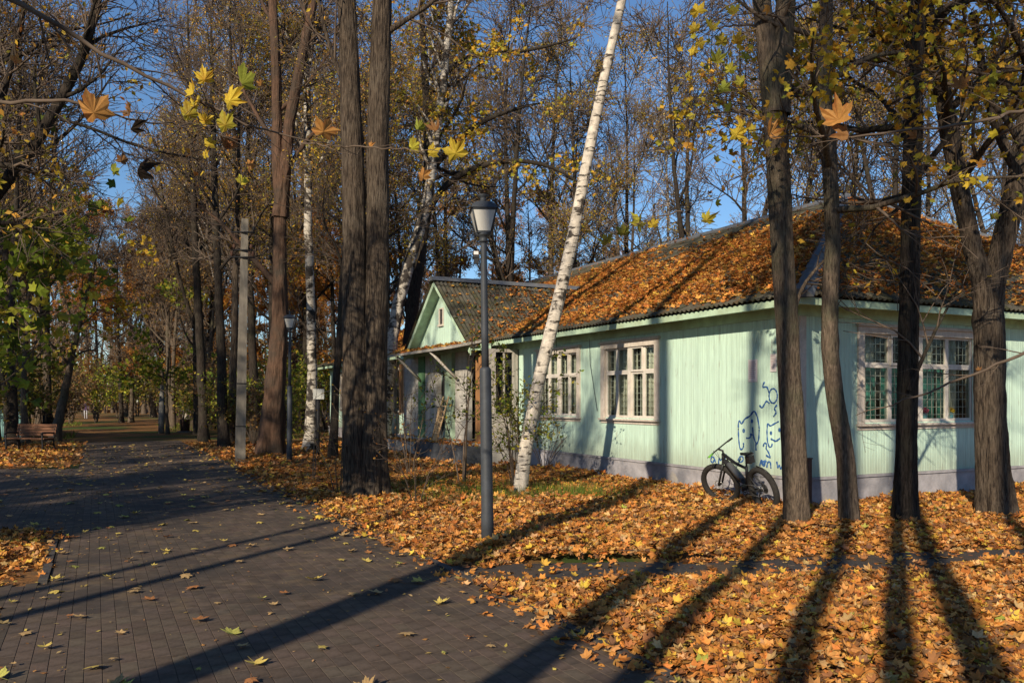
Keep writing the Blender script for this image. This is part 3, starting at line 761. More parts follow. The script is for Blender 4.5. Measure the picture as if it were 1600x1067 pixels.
    slopeA_clips = [((-E, -E, 0), hip_n), ((-E, LN + E, 0), Vector((hn.y, hn.x, 0)).normalized()), ((XR, 0, 0), (1, 0, 0)), ((0, LN + E, 0), (0, 1, 0)), ((0, -E, 0), (0, -1, 0))]
    lay((-E, -E, ZE), (0, -1, 0), sl, 0, 0, [])
    # u must run so that u x v points up: long slope u = -y
    lay((-E, LN + E + .08, ZE), (0, -1, 0), sl, LN + 2 * E + SW, sl.length, slopeA_clips)
    sb = Vector((0, YR + E, ZR - ZE))
    hipB = [((-E, -E, 0), -hip_n), ((WD + E, -E, 0), Vector((hn.y, hn.x, 0)).normalized()), ((0, YR, 0), (0, 1, 0)), ((-E, 0, 0), (-1, 0, 0)), ((WD + E, 0, 0), (1, 0, 0))]
    lay((-E, -E, ZE), (1, 0, 0), sb, WD + 2 * E, sb.length, hipB)
    # rear slopes, out of sight, as plain boarding
    mb = MB()
    mb.add([(XR, YR, ZR), (WD + E, -E, ZE), (WD + E, LN + E, ZE), (XR, LN - YR, ZR)], [(0, 1, 2, 3)])
    mb.add([(XR, LN - YR, ZR), (WD + E, LN + E, ZE), (-E, LN + E, ZE)], [(0, 1, 2)])
    # underlay below the visible slopes
    mb.add([(-E + .06, -E + .06, ZE - .035), (-E + .06, LN + E - .06, ZE - .035), (XR, LN - YR, ZR - .05), (XR, YR, ZR - .05)], [(0, 3, 2, 1)])
    mb.add([(-E + .06, -E + .06, ZE - .036), (WD + E - .06, -E + .06, ZE - .036), (XR, YR, ZR - .05)], [(0, 1, 2)])
    mb.build('roof_boarding', M['slate'], roof)
    # ridge and hip caps
    def cap(a, b, seg):
        a = Vector(a); b = Vector(b); L = (b - a).length; n = max(1, int(L / seg))
        for i in range(n):
            p = a.lerp(b, i / n); q = a.lerp(b, (i + 1) / n); d = (q - p).normalized(); sd_ = d.cross(Vector((0, 0, 1))).normalized(); up_ = sd_.cross(d)
            mb = MB(); V = []
            for e, (o, k) in enumerate(((p, 1.0), (q + d * .05, .92))):
                for (x, z) in ((-.19, -.085), (-.12, -.01), (-.05, .055), (.05, .055), (.12, -.01), (.19, -.085)): V.append(tuple(o + sd_ * x * k + up_ * (z * k + .02)))
                for (x, z) in ((-.19, -.085), (.19, -.085)): V.append(tuple(o + sd_ * x * k + up_ * (z * k + .008)))
            mb.add(V, [(i_, i_ + 1, i_ + 9, i_ + 8) for i_ in range(5)] + [(0, 1, 2, 3, 4, 5), (13, 12, 11, 10, 9, 8), (6, 14, 15, 7)])
            mb.build('ridge_cap', M['ridge'], roof)
    cap((-E, -E, ZE + .03), (XR, YR, ZR), 1.2); cap((WD + E, -E, ZE + .03), (XR, YR, ZR), 1.2); cap((XR, YR, ZR), (XR, LN - YR, ZR), 1.4)

    # ---------------- gable wing over the porch
    G0, GH, GZ, GX = 13.25, 2.45, 5.38, -1.0
    mslope = (ZR - ZE) / (XR + E)
    mainN = Vector((-mslope, 0, 1)).normalized()
    over = .28; gs = (GZ - 3.4) / GH
    for sgn in (1, -1):
        vd = Vector((0, -sgn, gs)); L = math.hypot(GH + over, (GH + over) * gs)
        org = Vector((GX - .42, G0 + sgn * (GH + over), 3.4 - over * gs))
        ud = Vector((1, 0, 0)) if sgn < 0 else Vector((-1, 0, 0))
        if sgn > 0: org = org + Vector((6 * SW, 0, 0))
        lay(org, ud, vd, 6 * SW, L, [((-E, 0, ZE + .05), -mainN), ((0, G0, 0), (0, -sgn, 0))])
    cap((GX - .45, G0, GZ + .02), (4.1, G0, GZ + .02), 1.1)
    boards('gable_wall', fpx, G0 - GH, G0 + GH, 3.3, 5.4, [(13.34, 13.66, 4.06, 4.56)], M['mint'], .09, H, ztop=lambda u: 3.38 + (GH - abs(u - G0)) * gs)
    mb = MB(); mb.box((13.34, -.03, 4.06), (13.66, -.0095, 4.56), fpx); mb.build('vent_dark_panel', M['black'], H)  # solid black panel stands in for the shade inside the vent slot
    mb = MB(); 
    for a, b in (((13.32, 0, 4.06), (13.38, .03, 4.56)), ((13.62, 0, 4.06), (13.68, .03, 4.56)), ((13.30, 0, 4.0), (13.70, .06, 4.055)), ((13.381, 0, 4.52), (13.619, .03, 4.56))): mb.box(a, b, fpx)
    mb.build('vent_frame', M['trim'], H)
    for sgn in (1, -1):      # barge boards
        mb = MB(); V = []
        for (y, z) in ((G0 + sgn * (GH + over), 3.4 - over * gs), (G0, GZ)):
            for dx in (0, .03):
                for dz in (-.20, -.03): V.append((GX - .36 + dx + (.001 if sgn > 0 else 0), y, z + dz))
        mb.add(V, [(0, 1, 5, 4), (2, 6, 7, 3), (0, 4, 6, 2), (1, 3, 7, 5), (0, 2, 3, 1), (4, 5, 7, 6)]); mb.build('barge_board', M['mint_trim'], H)
        mb = MB(); V = [(GX - .33, G0 + sgn * (GH + over), 3.4 - over * gs - .06), (GX, G0 + sgn * (GH + over), 3.4 - over * gs - .06), (GX, G0, GZ - .06), (GX - .33, G0, GZ - .06)]
        mb.add(V, [(0, 1, 2, 3)]); mb.build('gable_soffit', M['mint_trim'], H)

    # ---------------- porch under the gable
    def pbox(name, u0, u1, w0, w1, z0, z1, m_): 
        mb = MB(); mb.box((u0, w0, z0), (u1, w1, z1), fpx); return mb.build(name, M[m_], H)
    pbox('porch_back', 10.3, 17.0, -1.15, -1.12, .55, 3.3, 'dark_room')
    pbox('porch_floor', 10.2, 17.3, -1.0, .12, .40, .552, 'plaster')
    mb = MB(); mb.box((10.2, .1205, -.1), (14.2, .62, .50), fpx); mb.build('entrance_block', M['concrete_dark'], H)
    mb = MB(); mb.box((10.22, -.99, -.1), (17.3, .118, .399), fpx); mb.box((14.201, .12, -.1), (17.3, .5, .43), fpx); mb.build('porch_base', M['plaster'], H)
    # tile clad wall panels: tiles are pieces of their own
    def tiled(u0, u1, z0, z1, tw, th):
        mb = MB(); mb.box((u0, -.16, z0), (u1, -.012, z1), fpx); pil = mb.build('porch_pillar', M['plaster'], H)
        mb = MB(); mb.box((0, -.011, 0), (tw - .012, .004, th - .010), lambda u, w_, z: (-w_, u, z)); t0 = mb.build('tile', M['plaster'], pil); me = t0.data; bpy.data.objects.remove(t0)
        for i in range(int((u1 - u0) / tw)):
            for j in range(int((z1 - z0) / th)):
                o = link('tile', me, pil); o.location = (-1 + rng.normal(0, .002), u0 + i * tw + .006, z0 + j * th + .005)
    tiled(15.5, 16.9, .56, 3.15, .35, .185); tiled(13.9, 14.94, .56, 3.15, .26, .185); tiled(11.55, 12.45, .56, 3.15, .30, .185)
    pbox('pilaster', 14.95, 15.48, -.14, .03, .553, 3.2, 'green_paint'); pbox('pilaster', 12.75, 13.3, -.16, -.02, .553, 3.2, 'mint_trim'); pbox('door', 13.31, 13.89, -.2, -.15, .553, 2.6, 'teal')
    pbox('door_window', 13.45, 13.75, -.149, -.13, 1.6, 2.45, 'black'); pbox('wall_panel', 13.31, 13.89, -.2, -.12, 2.62, 3.2, 'mint_trim')
    pbox('pilaster', 16.92, 17.0, -.16, .0, .553, 3.2, 'wood_grey')
    # boarded-up bay of bare planks at the near end
    for k in range(4): pbox('plank', 10.34 + k * .165, 10.34 + k * .165 + .158, -.05, -.02 + .005 * (k % 2), .56, 3.0 - .03 * (k % 3), 'wood')
    for k in range(3): pbox('plank', 17.05 + k * .165, 17.05 + k * .165 + .158, -.05, -.02 + .005 * (k % 2), 1.3, 3.0, 'wood')
    pbox('porch_beam', 10.3, 17.25, -.17, .04, 3.151, 3.29, 'mint_trim')
    # side of the porch with a glazed light
    fs = lambda u, w_, z: (u, 10.3 - w_, z)
    for k in range(9):
        u = -.98 + k * .108
        mb = MB(); z1 = 1.3 if 1 < k < 8 else 3.15
        mb.box((u, -.03, .553), (u + .103, 0.003 * (k % 2), z1), fs); mb.build('plank', M['wood_grey'], H)
    mb = MB(); mb.box((-.77, -.04, 1.31), (-.70, .02, 3.15), fs); mb.box((-.18, -.04, 1.31), (-.12, .02, 3.15), fs); mb.box((-.699, -.04, 1.31), (-.181, .02, 1.38), fs); mb.box((-.699, -.04, 3.06), (-.181, .02, 3.149), fs); mb.box((-.46, -.04, 1.381), (-.42, .018, 3.059), fs)
    win = mb.build('window', M['wood_grey'], H)
    for a, b in ((-.698, -.461), (-.419, -.182)):
        mb = MB(); mb.box((a, -.025, 1.383), (b, -.02, 3.057), fs); mb.build('pane', M['glass'], win)
    # canopy roof before the porch with two struts
    mb = MB(); V = [(-1.0, 10.5, 3.40), (-1.9, 10.5, 3.21), (-1.9, 16.1, 3.21), (-1.0, 16.1, 3.40)]
    V += [(x, y, z - .07) for x, y, z in V]
    mb.add(V, [(0, 3, 2, 1), (4, 5, 6, 7), (0, 1, 5, 4), (1, 2, 6, 5), (2, 3, 7, 6), (3, 0, 4, 7)]); mb.build('canopy', M['wood_grey'], H)
    for y in (12.2, 15.2):
        mb = MB(); mb.tube([(-1.03, y, 2.35), (-1.84, y + .05, 3.14)], .045, 4); mb.build('strut', M['sash' if y < 13 else 'wood_grey'], H)
    # cables on the wall and a rusty post at the corner
    mb = MB(); mb.tube([(-.03, 6.55, 3.2), (-.035, 6.5, 2.6), (-.03, 6.2, 1.5)], .006, 5); mb.tube([(-.03, 8.1, 3.3), (-.05, 8.1, 2.7)], .006, 5); mb.build('cable', M['black'], H)
    mb = MB(); mb.box((.03, -.15, .0), (.11, -.09, .78)); mb.box((.02, -.16, .78), (.12, -.08, .80)); mb.build('drain_stub', M['rust'], H)
    # graffiti, laid on the wall where it stands
    def wall_pt(px, py):
        r = (px - 800) / F; t = (CX - CY * r) / (.4472 + .8944 * r); d = CY + .8944 * t
        return (-.006, t, CAM_H - (py - HOR) / F * d)
    Zm = lambda pts: [wall_pt(1080 + x * .2436, 560 + y * .2436) for x, y in pts]
    def loopd(cx, cy, rx, ry): return [(cx + rx * math.cos(a), cy + ry * math.sin(a)) for a in np.linspace(0, 2 * PI, 13)]
    strokes = [
        [(335, 540), (338, 565), (325, 588), (312, 580), (305, 520), (302, 450), (303, 400), (311, 395), (321, 425), (345, 385), (376, 371), (404, 331), (424, 368), (437, 440), (434, 520), (421, 553), (405, 520), (397, 480), (394, 440)],
        loopd(337, 463, 5, 9), loopd(390, 402, 4, 8), [(352, 510), (370, 512), (386, 498), (376, 482), (396, 490)],
        [(415, 548), (416, 590)],
        [(520, 545), (517, 568), (500, 570), (489, 530), (486, 470), (490, 410), (506, 436), (530, 420), (562, 404)], loopd(512, 478, 4, 8), [(510, 515), (525, 522), (543, 532), (570, 512)], loopd(566, 458, 4, 9),
        [(471, 150), (454, 185), (488, 181), (499, 220)], loopd(526, 240, 27, 48), [(438, 300), (455, 321), (483, 270), (503, 290)], [(551, 298), (530, 322), (549, 342), (528, 374)],
        [(150, 640), (133, 625), (124, 655), (140, 672), (150, 640), (156, 668)], [(163, 672), (160, 685)], [(176, 680), (177, 630), (190, 662), (205, 618), (213, 668), (226, 606), (238, 672)],
        [(300, 655), (310, 630), (330, 625), (336, 650), (318, 668), (303, 650)], [(462, 565), (470, 538), (488, 550), (478, 575), (496, 600), (510, 640), (480, 620)], [(485, 700), (490, 665), (508, 660), (512, 705)],
        [(549, 660), (556, 705), (566, 680), (573, 712), (582, 690)], [(440, 690), (450, 640), (465, 690), (478, 640), (470, 700), (445, 660), (485, 660)]]
    for st in strokes:
        pts = np.array(Zm(st)); n = max(8, len(pts) * 4); seg = np.r_[0, np.cumsum(np.linalg.norm(np.diff(pts, axis=0), axis=1))]; t = np.linspace(0, seg[-1], n)
        P = np.stack([np.interp(t, seg, pts[:, i]) for i in range(3)], 1)
        for _ in range(2): P[1:-1] = .5 * P[1:-1] + .25 * (P[:-2] + P[2:])
        P[:, 0] = -.002
        mb = MB(); mb.tube(P, .016 * (1 + .25 * np.sin(np.arange(len(P)) * 1.3)), 6); o = mb.build('graffiti', M['blue_paint'], H)
        for v in o.data.vertices: v.co.x = -.0015 + (v.co.x + .002) * .12
    # paper notices pinned to the wall
    for (x0, x1, y0, y1), lab in (((1170, 1184, 562, 597), 'white paper notice with faint lines pinned above the graffiti'), ((1204.5, 1214, 553, 581), 'small paper notice half hidden by the tree at the corner')):
        a = wall_pt(x0, y1); b = wall_pt(x1, y0)
        zc = (a[2], a[2] + (y1 - y0) / F * (CY + .8944 * a[1]))
        p = house_to_world(-.014, b[1]); t = empty('notice', (p[0], p[1], zc[0]), HROT, lab, 'notice')
        wd = a[1] - b[1]; ht = zc[1] - zc[0]
        mb = MB(); mb.box((0, 0, 0), (.006, wd, ht)); mb.build('sheet', M['paper'], t)
        mb = MB()
        for k in range(9):
            z = ht * (.86 - k * .085); e = rng.uniform(.1, .35)
            mb.box((-.0015, wd * e, z), (-.0003, wd * .9, z + ht * .03))
        mb.build('print', M['print'], t)
    # leaves on the roofs
    def slope_leaves(K, pal, size):
        y = rng.uniform(-.5, LN - 1, K * 3); v = rng.uniform(0.01, 1, K * 3)
        x = -E + v * (XR + E)
        hipcut = (y + E) / (YR + E) * (XR + E) - E
        keep = x < hipcut - .15
        nz = np.sin(y * 1.1 + 2 * np.sin(x * .7)) + np.sin(y * .43 + 1.3) + .6 * np.sin(y * 3.1 + x * 2)
        dens = np.clip(1.3 - 1.5 * np.clip(v - .52 - .3 * np.clip((9 - y) / 6, 0, 1), 0, 1) / .4 + .38 * nz, .03, 1) * np.clip((v - .0) / .06, .25, 1)
        keep &= rng.random(len(y)) < dens
        # gable wing hides a strip
        keep &= ~((np.abs(y - G0) < GH + .1) & (x < 4 - np.abs(y - G0) / GH * 4.4))
        x, y, v = x[keep], y[keep], v[keep]
        z = ZE + v * (ZR - ZE) + rng.uniform(.03, .075, len(x))
        return np.stack([x, y, z], 1)
    P1 = slope_leaves(21000, 'roof', .13)
    K = 26000
    x = rng.uniform(-.5, WD + .5, K); v = rng.uniform(.02, 1, K); y = -E + v * (YR + E)
    k1 = (x > -E + (y + E) / (YR + E) * (XR + E) + .2) & (x < WD + E - (y + E) / (YR + E) * (WD + E - XR) - .2)
    nz = np.sin(x * 1.3 + np.sin(y * 1.7)) + np.sin(x * .6 + y)
    k1 &= rng.random(K) < np.clip(.4 + 2.4 * np.clip(v - .14, 0, .4) + .22 * nz, .04, 1)
    P2 = np.stack([x[k1], y[k1], ZE + v[k1] * (ZR - ZE) + rng.uniform(.03, .075, k1.sum())], 1)
    # gable wing near slope and canopy
    K = 3200; x = rng.uniform(-1.35, 3.6, K); q = rng.uniform(0, 1, K) ** 1.3; y = G0 - GH - over + q * (GH + over)
    z = 3.4 - over * gs + q * (GH + over) * gs + rng.uniform(.03, .07, K); zm = ZE + (x + E) * mslope
    kk = (z > zm - .02) & (rng.random(K) < np.clip((x + 1.5) / 3.6 + .14 - .45 * q, .08, 1)); P3 = np.stack([x[kk], y[kk], z[kk]], 1)
    K = 320; x = rng.uniform(-1.88, -1.05, K); y = rng.uniform(10.55, 16.0, K); P4 = np.stack([x, y, 3.40 + (x + 1) * .2095 + rng.uniform(.01, .05, K)], 1)
    K = 500; x = rng.uniform(-1.6, -.6, K); y = rng.uniform(10.4, 17.2, K); P5 = np.stack([x, y, np.where(x < -1.12, np.where(y < 14.2, .51, .44), .56) + rng.uniform(.0, .03, K)], 1)
    Pall = np.concatenate([P1, P2, P3, P4, P5])
    # tilt them with the slopes by building each lot in a lean frame
    me = leaves_mesh('roof_leaves', Pall, .145 * rng.uniform(.5, 1.2, len(Pall)), MAPLE_S, 'roof', .42, (.2, 1.2))
    o = link('roof_leaf_litter', me, None, M['litter']); o.location = (CX, CY, 0); o.rotation_euler = (0, 0, HROT)
    tag(o, 'drift of orange fallen leaves lying on the corrugated roofs and porch', 'leaf litter', kind='stuff')
    # ladder leaning in the porch
    p = house_to_world(-1.55, 12.55); L = empty('ladder', (p[0], p[1], .51), HROT, 'short pale wooden ladder leaning on the white porch pillar', 'ladder')
    top = np.array([.42, .05, 1.35]); 
    for y in (0, .42):
        mb = MB(); mb.tube([(0, y, 0), (top[0], y + .05, top[2])], .026, 4); mb.build('rail', M['wood_pale'], L)
    for k in range(8):
        f = (k + .6) / 8.4; mb = MB(); mb.tube([(top[0] * f, .0 + .05 * f, top[2] * f), (top[0] * f, .42 + .05 * f, top[2] * f)], .018, 6); mb.build('rung', M['wood_pale'], L)
    mb = MB(); mb.box((0, 0, 0), (.03, .32, 1.05)); o = mb.build('board', M['wood_pale']); o.location = (*house_to_world(-1.38, 13.05), .51); o.rotation_euler = (0, R(12), HROT); tag(o, 'loose bare plank propped beside the ladder in the porch', 'plank')
    return H
HOUSE = build_house()

# ------------------------------------------------------------------ fallen leaves on the ground
def scatter(K, y0, y1, xlim=.68, marg=1.0):
    "K uniform points on the ground inside the view wedge between two depths"
    y = np.sqrt(rng.uniform(y0 ** 2, y1 ** 2, K)); x = rng.uniform(-1, 1, K) * (xlim * y + marg); return x, y

def heap(X, Y):
    return .03 * (np.sin(X * 1.7 + Y * .6) + np.sin(X * .8 - Y * 1.3 + 1) + .6 * np.sin(X * 3.3 + 2 * np.sin(Y * 2.1))) + .035

TRUNK_FEET = [tuple(gp(a, b)[:2]) for a, b in ((570, 775), (1243, 830), (1327, 832), (1413, 822), (1557, 810), (800, 772), (425, 712))]
def litter_field():
    P, Sz = [], []
    for (y0, y1, dens, sz) in ((3.6, 8, 900, .10), (8, 13, 560, .108), (13, 20, 260, .13), (20, 34, 60, .17)):
        area = (y1 - y0) * (.68 * (y0 + y1) + 2.0); K = int(area * dens)
        x, y = scatter(K, y0, y1)
        hx, hy = world_to_house(x, y)
        right = (hx > PR + .02) & ~((hx > -.1) & (hy > -.1))
        left = (hx < PL + .1) & ~on_path(hx - .1, hy) & (rng.random(K) < .8 * np.clip((PL + .1 - hx) / .55, .12, 1) * np.clip((hy + 1.5 + .5 * np.sin(hx * 3)) / 1.2, .1, 1))
        # the edge of the litter is ragged
        edge = .16 * np.sin(hy * 2.3) + .12 * np.sin(hy * 5.1 + 1) + .1 * np.sin(hy * .9)
        ok = (right & (hx > PR + .1 + edge * .8)) | (right & (rng.random(K) < .3)) | left | ((hx > PR - .45) & (hx <= PR + .02) & (rng.random(K) < np.exp((hx - PR) / .14) * .5))
        # the narrow footpath stays thinly covered
        fd = np.abs(fp_dist(x, y)); ok &= ~((fd < .43 + .12 * np.sin(x * 2.1) + .06 * np.sin(x * 6)) & right & (rng.random(K) < .84 + .08 * np.sin(x * 1.3)))
        # thin patches near birch
        bx, by = .1, 15.3
        ok &= ~((np.hypot((x - bx) / 1.6, (y - by) / 1.2) < 1) & (rng.random(K) < .6))
        x, y, hx = x[ok], y[ok], hx[ok]
        z = heap(x, y) * np.where(np.abs(fp_dist(x, y)) < .5, .2, 1) * np.clip((hx - PR) / .8, .15, 1) ** .5 * np.where(hx < PL, .6, 1)
        for tx, ty in TRUNK_FEET: z = z + .07 * np.exp(-((x - tx) ** 2 + (y - ty) ** 2) / .22)
        z = np.maximum(z, .012) + rng.uniform(0, .05, len(x)) * np.where(np.abs(fp_dist(x, y)) < .5, .25, 1)
        P.append(np.stack([x, y, z], 1)); Sz.append(sz * rng.choice([.45, .7, .9, 1.05, 1.25], len(x), p=[.2, .22, .28, .2, .1]) * rng.uniform(.85, 1.15, len(x)))
    P = np.concatenate(P); Sz = np.concatenate(Sz)
    me = leaves_mesh('leaf_litter', P, Sz, MAPLE_S, 'litter', .42, (.1, 1.15))
    tag(link('leaf_litter', me, None, M['litter']), 'deep carpet of dry orange and tan maple leaves on the ground', 'leaf litter', kind='stuff')
litter_field()

def path_leaves():
    K = 8200; x, y = scatter(K, 4.0, 32)
    hx, hy = world_to_house(x, y); ok = on_path(hx, hy)
    near_edge = np.exp(-(PR - hx) / .7) + .75 * np.exp(-np.abs(hx - PL) / .5) + .2 + .18 * np.sin(hx * 3.1 + 2 * np.sin(hy * 1.7)) + .25 * np.clip((y - 9) / 10, 0, 1)
    ok &= rng.random(K) < near_edge
    x, y = x[ok], y[ok]
    o = np.argsort(y); x, y = x[o], y[o]
    inv = np.where((np.abs(x) < .61 * y) & (y > 5.0))[0][:250]
    msk = np.zeros(len(x), bool); msk[inv] = True
    rest = np.stack([x[~msk], y[~msk], rng.uniform(.032, .045, (~msk).sum())], 1)
    tag(link('scattered_leaves', leaves_mesh('scattered_leaves', rest, .135 * rng.uniform(.5, 1.2, len(rest)), MAPLE_S, 'path', .15, (.1, .7)), None, M['litter']),
        'scattering of dry leaves over the farther paving', 'leaf litter', kind='stuff')
    # leaf crumbs and seeds trodden into the paving
    K = 5200; x, y = scatter(K, 4.2, 16); hx, hy = world_to_house(x, y)
    ok = on_path(hx, hy) & (rng.random(K) < .35 + np.exp(-(PR - hx) / .6) + .6 * np.exp(-np.abs(hx - PL) / .5)); x, y = x[ok], y[ok]
    tag(link('leaf_crumbs', leaves_mesh('leaf_crumbs', np.stack([x, y, rng.uniform(.028, .034, len(x))], 1), rng.uniform(.012, .05, len(x)), BIRCHL, 'path', .25), None, M['litter']),
        'small crumbs of broken leaves strewn over the paving', 'leaf litter', kind='stuff')
    kinds = [('pale yellow maple leaf', (.50, .38, .10)), ('tan dry maple leaf', (.44, .29, .13)), ('rusty brown curled maple leaf', (.30, .13, .05)), ('greenish yellow flat maple leaf', (.38, .36, .09))]
    meshes = []
    for lab, c in kinds:
        for v in range(4):
            V0, T0 = MAPLE; V = V0.copy() * rng.uniform(.9, 1.1, (len(V0), 1)); V[:, 2] *= rng.uniform(.1, .6) * (1 if v % 2 else -1); V[:, 0] *= rng.uniform(.75, 1)
            if v % 2 == 0: V[:, 2] += .06
            st = np.array([(-.012, -.1, 0.01), (.012, -.1, .01), (.03, -.75, .05), (.01, -.76, .05)]); n0 = len(V)
            V = np.concatenate([V, st]); T = np.concatenate([T0, np.array([(n0, n0 + 1, n0 + 2), (n0, n0 + 2, n0 + 3)])])
            me = mesh_np('fallen_leaf', V, T, 3, False, np.array(c) * rng.uniform(.8, 1.2)); me.materials.append(M['litter']); meshes.append((lab, me))
    def zone(X, Y):
        hx, hy = world_to_house(X, Y); px = 800 + X / Y * F
        row = 'nearest the camera' if Y < 6.2 else 'a little way ahead' if Y < 7.6 else 'level with the lamp post' if Y < 9.5 else 'beyond the lamp post'
        side = 'left kerb' if hx < PL + .5 else 'right kerb' if hx > PR - .6 else 'path middle, left half' if hx < (PL + PR) / 2 else 'path middle, right half'
        return ' ' + row + ', ' + side
    for i in inv:
        lab, me = meshes[rng.choice(16, p=np.repeat([.3, .36, .2, .14], 4) / 4)]
        o_ = link('fallen_leaf', me); s = .15 * rng.choice([.35, .6, .8, 1.0, 1.15]) * rng.uniform(.85, 1.1); o_.scale = (s, s, s); o_.location = (x[i], y[i], .034 + .012 * rng.random()); o_.rotation_euler = (rng.normal(0, .08), rng.normal(0, .08), rng.uniform(0, 6.28))
        tag(o_, lab + zone(x[i], y[i]), 'leaf', 'fallen leaves told apart on the paving')
path_leaves()

def ground_twigs():
    K = 420; x, y = scatter(K, 4.5, 16); hx, hy = world_to_house(x, y); ok = (hx > PR - .4) & ~((hx > -.1) & (hy > -.1)); x, y = x[ok], y[ok]; K = len(x)
    a = rng.uniform(0, 6.28, K); L = rng.uniform(.08, .4, K); u = np.linspace(-.5, .5, 5)
    P = np.stack([x[:, None] + np.cos(a)[:, None] * L[:, None] * u + rng.normal(0, .012, (K, 5)), y[:, None] + np.sin(a)[:, None] * L[:, None] * u + rng.normal(0, .012, (K, 5)), np.maximum(heap(x, y), .02)[:, None] + .055 + rng.normal(0, .008, (K, 5))], -1)
    o = link('fallen_twigs', join_tubes('fallen_twigs', [(P, np.tile(np.linspace(1, .4, 5), (K, 1)) * rng.uniform(.002, .005, (K, 1)), 4)]), None, M['twig'])
    tag(o, 'small broken twigs strewn among the fallen leaves', 'twigs', kind='stuff')
ground_twigs()

def grass_tufts():
    K = 3200
    c = np.array([[.3, 15.4, 1.5], [-.6, 14.2, .9], [-1.5, 16.5, 1.2], [1.4, 15.2, .8]])
    i = rng.choice(len(c), K, p=[.4, .2, .22, .18]); x = c[i, 0] + rng.normal(0, 1, K) * c[i, 2] * .6; y = c[i, 1] + rng.normal(0, 1, K) * c[i, 2] * .45
    h = rng.uniform(.09, .27, K); a = rng.uniform(0, 6.28, K); wd = .006
    b0 = np.stack([x - wd * np.cos(a), y - wd * np.sin(a), np.full(K, .01)], 1); b1 = np.stack([x + wd * np.cos(a), y + wd * np.sin(a), np.full(K, .01)], 1)
    t = np.stack([x + rng.normal(0, .05, K), y + rng.normal(0, .05, K), h], 1)
    V = np.stack([b0, b1, t], 1).reshape(-1, 3)
    tag(link('grass', mesh_np('grass', V, np.arange(3 * K).reshape(-1, 3), 3, False, np.repeat(pick('grass', K), 3, 0)), None, M['grass']), 'short green grass showing through the leaves round the birch', 'grass', kind='stuff')
    # far lawn strips beside the distant path
    K = 9000; x = rng.uniform(-34, -9, K); y = rng.uniform(36, 70, K); hx, hy = world_to_house(x, y)
    n = np.sin(x * .5) + np.sin(y * .35 + x * .2); ok = ~((hx > PL - .5) & (hx < PR + .6)) & (n > -.2) & (hx < .0); x, y = x[ok], y[ok]; K = len(x)
    a = rng.uniform(0, 6.28, K); wd = .02; b0 = np.stack([x - wd * np.cos(a), y - wd * np.sin(a), np.full(K, .0)], 1); b1 = np.stack([x + wd * np.cos(a), y + wd * np.sin(a), np.full(K, .0)], 1)
    t = np.stack([x + rng.normal(0, .1, K), y + rng.normal(0, .1, K), rng.uniform(.12, .3, K)], 1)
    tag(link('grass', mesh_np('grass', np.stack([b0, b1, t], 1).reshape(-1, 3), np.arange(3 * K).reshape(-1, 3), 3, False, np.repeat(pick('grass', K), 3, 0)), None, M['grass']), 'strips of green lawn beside the far end of the path', 'grass', kind='stuff')
grass_tufts()

